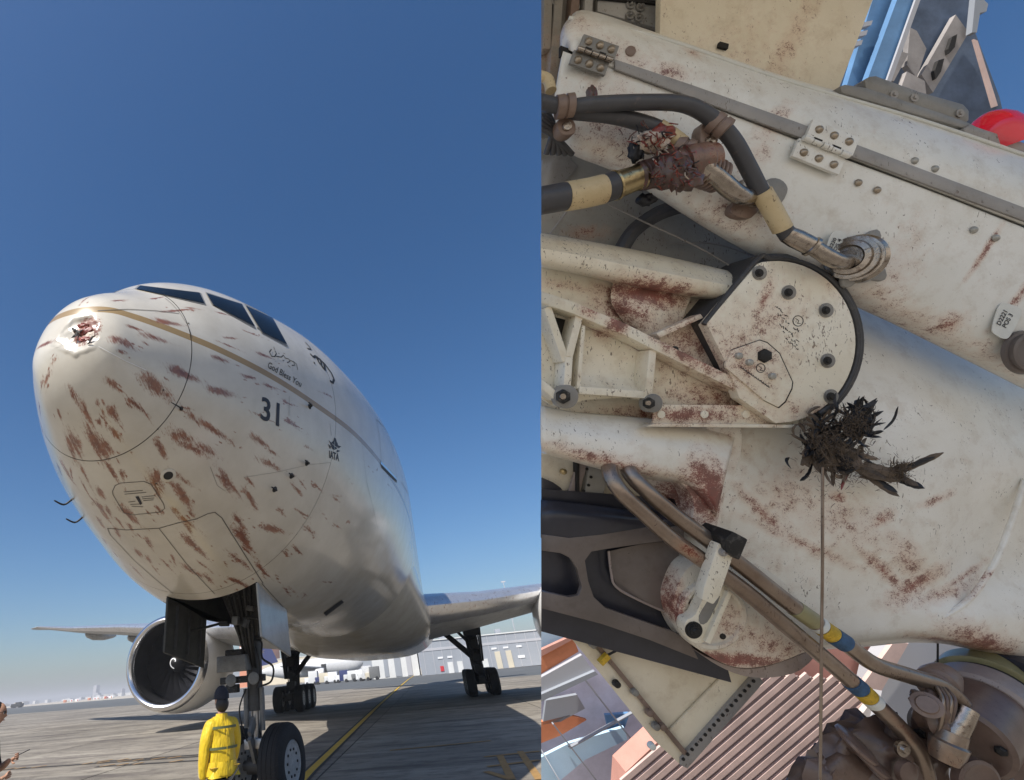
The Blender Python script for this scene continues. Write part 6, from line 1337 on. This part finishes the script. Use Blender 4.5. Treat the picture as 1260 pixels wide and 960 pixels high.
for k in range(210):
    z_ = k % 3
    if z_ == 0: cx, cy, ln, m = rs.gauss(1052, 12), rs.gauss(518, 12), rs.uniform(14, 34), 'feather_black'; an = rs.gauss(-60, 45)
    elif z_ == 1: cx, cy, ln, m = rs.gauss(1014, 16), rs.gauss(540, 16), rs.uniform(12, 30), rs.choice(['feather_black', 'feather_black', 'feather_brown']); an = rs.uniform(0, 360)
    else: cx, cy, ln, m = rs.gauss(1030, 20), rs.gauss(562, 10), rs.uniform(14, 30), rs.choice(['feather_brown', 'feather_tan', 'feather_brown', 'feather_black']); an = rs.gauss(60, 70)
    a = math.radians(an); fq((cx-math.cos(a)*ln*.4, cy-math.sin(a)*ln*.4), (cx+math.cos(a)*ln*.6, cy+math.sin(a)*ln*.6), rs.uniform(1.2, 3.2), m, rs.uniform(.045, .07), rs.uniform(.05, .085), rs.uniform(-.1, .3), rs.uniform(.02, .25), rs.uniform(-.28, .28))
for a, b_, w, m in (((1045, 570), (1090, 590), 5.5, 'feather_brown'), ((1052, 578), (1108, 592), 5, 'feather_brown'), ((1060, 572), (1104, 584), 6, 'feather_tan'), ((1090, 588), (1116, 570), 6, 'feather_brown'), ((1106, 582), (1160, 557), 4, 'feather_brown'), ((1108, 580), (1150, 562), 3, 'feather_black'), ((1140, 565), (1160, 556.5), 3, 'feather_black'),
                    ((1100, 586), (1137, 601), 4.6, 'feather_black'), ((1104, 584), (1130, 598), 4, 'feather_brown'), ((1066, 584), (1106, 611), 4, 'feather_brown'), ((1070, 584), (1104, 606), 3.4, 'feather_black'), ((1030, 562), (1062, 572), 9, 'feather_tan'), ((1020, 568), (1050, 566), 5, 'feather_black'), ((1024, 578), (1050, 572), 6, 'feather_black'),
                    ((1000, 548), (972, 534), 1.6, 'feather_brown'), ((1004, 560), (984, 572), 4, 'feather_brown'), ((1008, 560), (1010, 584), 8, 'feather_brown'), ((1000, 552), (986, 560), 4, 'feather_tan'), ((1050, 520), (1061, 488), 4, 'feather_black'), ((1056, 520), (1072, 500), 4, 'feather_black'), ((1060, 528), (1078, 523), 3, 'feather_black'), ((1054, 540), (1068, 552), 4, 'feather_black'),
                    ((1020, 520), (1022, 504), 3, 'feather_brown'), ((1045, 580), (1034, 603), 2.4, 'flesh'), ((1042, 578), (1038, 594), 3, 'feather_tan')):
    fq(a, b_, w, m, .055, .085, .02, .12)
for k in range(26):
    x = 1096+rs.uniform(0, 22); y = 578+rs.uniform(-6, 12); fq((x, y), (x+rs.uniform(-5, 7), y+rs.uniform(-12, 10)), .8, 'feather_brown', .06, .08)
fz = MB()
for k in range(1500):
    z_ = k % 3; cx, cy, sx = ((1050, 520, 13), (1016, 545, 15), (1040, 570, 20))[z_]
    if k % 7 == 0: cx, cy, sx = 1106, 580, 9
    x, y = rs.gauss(cx, sx), rs.gauss(cy, sx*.8); a = rs.uniform(0, 6.28); l = rs.uniform(3, 9); h = rs.uniform(.055, .10)
    fz.tube([Q(x, y, h), Q(x+math.cos(a)*l*.5+rs.uniform(-2, 2), y+math.sin(a)*l*.5, h+.006), Q(x+math.cos(a)*l, y+math.sin(a)*l, h+rs.uniform(-.006, .01))], [.0006, .0005, .0002], 3, 2)
struct(RB(fz, 'down_barbs', 'feather_brown', bd), 'stuff')
# ---- second remains on the hoses: tangle of flesh and threads
b2 = rthing('bird_remains', 'red and purple shredded remains tangled around the hose fittings', 'bird remains', 825, 200, .12)
BD_ = bd
for c, r, m in (((800, 176, .12), (22, 14, 10), 'bone'), ((815, 165, .12), (16, 12, 9), 'flesh'), ((783, 185, .11), (10, 16, 8), 'feather_black'), ((828, 210, .15), (22, 22, 10), 'gore_brown'), ((845, 222, .145), (20, 14, 10), 'gore_brown'), ((728, 116, .09), (7, 11, 4), 'gore_brown'), ((795, 246, .06), (14, 9, 7), 'feather_black')):
    RB(lump(Q(*c), (r[0]*PX*.8, r[1]*PX*.8, r[2]*PX), ((1, 0, 0), (0, 1, 0), (0, 0, 1)), rs.randint(0, 99), 16), 'flesh_lump', m, b2, ang=85)
for k in range(150):
    w = rs.random()
    if w < .45: cx, cy = rs.gauss(806, 13), rs.gauss(176, 9)
    else: cx, cy = rs.gauss(836, 14), rs.gauss(210, 14)
    an = rs.uniform(0, 6.28); ln = rs.uniform(5, 14); h = rs.uniform(.13, .175) if w > .45 else rs.uniform(.12, .15)
    RB(tubeq([(cx, cy, h), (cx+math.cos(an)*ln*.5+rs.uniform(-3, 3), cy+math.sin(an)*ln*.5, h+.008), (cx+math.cos(an)*ln, cy+math.sin(an)*ln, h-.004)], rs.uniform(.0008, .0018), 5, 3), 'shred', rs.choice(['flesh', 'flesh', 'bone', 'gore_brown', 'feather_black', 'gore_brown']), b2)

# ---- things beyond the gear, seen through its gaps
hg = rthing('corrugated_hangar', 'salmon pink corrugated hangar wall with pale columns behind the cream triangular door', 'building', 960, 960, -3)
def far(poly, h, t, name, mat, root, **k): return RB(plate(poly, h, t if name in ('wall', 'column') else min(t, .03)), name, mat, root, smooth=False, **k)
far([(740, 1400), (770, 950), (930, 800), (940, 700), (1400, 700), (1400, 1400)], -3.2, .2, 'wall', 'pinkwall', hg)
for k in range(26):
    o = 16.5*k; x0 = 765+o*1.02; y0 = 962+k*1.5; 
    L_ = .92 if k < 10 else max(.35, .92-.045*(k-9))
    a, b_ = Q(x0, y0, -3.05), Q(x0+175*L_, y0-150*L_, -3.05)
    RB(MB().beam(a, b_, .046, .02, up=(0, 0, 1)), 'corrugation', 'slatlight', hg); RB(MB().beam(a+Vector((.045, -.03, -.02)), b_+Vector((.045, -.03, -.004)), .03, .012, up=(0, 0, 1)), 'corrugation_groove', 'slatdark', hg)
far([(985, 980), (1120, 800), (1150, 780), (1040, 980)], -3.0, .15, 'column', 'palecol', hg); far([(1090, 830), (1130, 775), (1300, 775), (1300, 1100), (1060, 1000), (1060, 960)], -2.96, .2, 'column', 'farhaze', hg)
far([(1060, 845), (1100, 790), (1118, 792), (1085, 850)], -2.9, .1, 'beam', 'slatlight', hg)
far([(1245, 780), (1400, 780), (1400, 1200), (1250, 1200)], -2.5, .1, 'bright_panel', 'sticker', hg)
gf = rthing('panelled_facade', 'lilac panelled facade with an orange stripe beyond the cream triangular door', 'building', 720, 900, -3.6)
far([(600, 700), (860, 700), (860, 1300), (600, 1300)], -3.9, .2, 'wall', 'lilac', gf, clip=True)
far([(640, 720), (700, 744), (712, 790), (640, 830)], -3.6, .1, 'upper_panel', 'paleblue', gf, clip=True)
far([(640, 822), (706, 786), (712, 802), (640, 845)], -3.5, .1, 'orange_stripe', 'orangew', gf, clip=True); far([(640, 812), (703, 783), (705, 787), (640, 822)], -3.48, .1, 'stripe_edge', 'pinkwall', gf, clip=True)
far([(640, 848), (716, 806), (730, 826), (640, 876)], -3.45, .1, 'grey_ledge', 'farhaze', gf, clip=True); far([(640, 866), (732, 826), (736, 830), (640, 876)], -3.42, .1, 'ledge_shadow_strip', 'bgrey', gf, clip=True)  # grey strip draws the shadow under the ledge in solid colour
far([(640, 895), (700, 880), (722, 886), (690, 905), (640, 925)], -3.7, .05, 'orange_panel', 'orangew', gf, clip=True); far([(640, 945), (700, 915), (768, 895), (772, 910), (720, 935), (660, 985)], -3.65, .08, 'pale_rib', 'paleblue', gf, clip=True)
far([(672, 862), (710, 855), (720, 872), (690, 888), (668, 892)], -3.7, .05, 'dark_unit', 'bgrey', gf, clip=True); far([(745, 880), (775, 878), (768, 898), (750, 902)], -3.7, .05, 'blue_unit', 'blueb', gf)
for a, b_ in (((680, 890), (745, 975)), ((715, 830), (800, 940)), ((640, 880), (700, 980)), ((700, 920), (790, 870)), ((760, 930), (830, 900))): RB(MB().beam(Q(*a, -3.6), Q(*b_, -3.6), .012, .03), 'mullion', 'bgrey', gf, clip=True)
ga = rthing('blue_gantry', 'blue painted steel gantry beam leaning behind the upper edge of the door', 'gantry', 1080, 60, -1.4)
far([(1074, -60), (1096, -60), (1046, 110), (1025, 106)], -1.5, .06, 'dark_flange', 'blueb', ga); far([(1092, -60), (1128, -60), (1062, 118), (1040, 112)], -1.42, .1, 'web', 'blueb', ga); far([(1126, -60), (1152, -60), (1085, 126), (1060, 118)], -1.36, .05, 'front_flange', 'blueb', ga)
far([(1148, -60), (1154, -60), (1089, 122), (1084, 120)], -1.34, .01, 'edge', 'farhaze', ga)
for x, y in ((1068, 28), (1062, 40), (1056, 52)): far([(x-8, y), (x+6, y-3), (x+4, y+3), (x-10, y+6)], -1.38, .05, 'gantry_bolt_plate', 'farhaze', ga)
stt = rthing('slate_tower', 'dark slate service tower with a tan slotted vent panel behind the red beacon', 'tower', 1180, 80, -1.8)
far([(1100, -80), (1185, -80), (1206, 8), (1200, 40), (1230, 120), (1246, 190), (1050, 190)], -2.0, .2, 'wall', 'navyst', stt)
far([(1176, 18), (1192, 40), (1148, 114), (1134, 92)], -1.95, .03, 'vent_panel', 'tanvent', stt); far([(1167, 60), (1172, 45), (1178, 42), (1175, 58), (1168, 66)], -1.93, .02, 'vent_slot', 'gap', stt); far([(1150, 88), (1155, 74), (1162, 72), (1158, 88), (1152, 97)], -1.93, .02, 'vent_slot', 'gap', stt)
far([(1104, 62), (1118, 66), (1100, 100), (1085, 96)], -1.9, .08, 'tan_block', 'tanvent', stt); far([(1120, 34), (1128, 38), (1140, 60), (1128, 96), (1116, 80)], -1.92, .05, 'hanging_duct', 'tanvent', stt); far([(1116, 88), (1138, 100), (1140, 118), (1108, 110)], -1.88, .05, 'tan_block', 'tanvent', stt)
far([(1198, 48), (1203, 50), (1228, 130), (1222, 132)], -1.9, .01, 'rail', 'slatlight', stt); far([(1201, -10), (1216, 5), (1214, 14), (1206, 16), (1202, 40), (1196, 40)], -1.9, .15, 'roof_bracket', 'bgrey', stt)

# ---- hazy desert air
hz = MB().box((0, 1350, 14.5), (7000, 4400, 31)).build('haze', 'white', None, smooth=False); struct(hz, 'stuff'); hz.data.materials.clear()
hm = bpy.data.materials.new('haze_air'); hm.use_nodes = True; ht = hm.node_tree; ht.nodes.clear()
ho = ht.nodes.new('ShaderNodeOutputMaterial'); hv = ht.nodes.new('ShaderNodeVolumePrincipled'); hv.inputs['Density'].default_value = .0007; hv.inputs['Color'].default_value = (.92, .92, .95, 1)
ht.links.new(hv.outputs[0], ho.inputs['Volume']); hz.data.materials.append(hm)
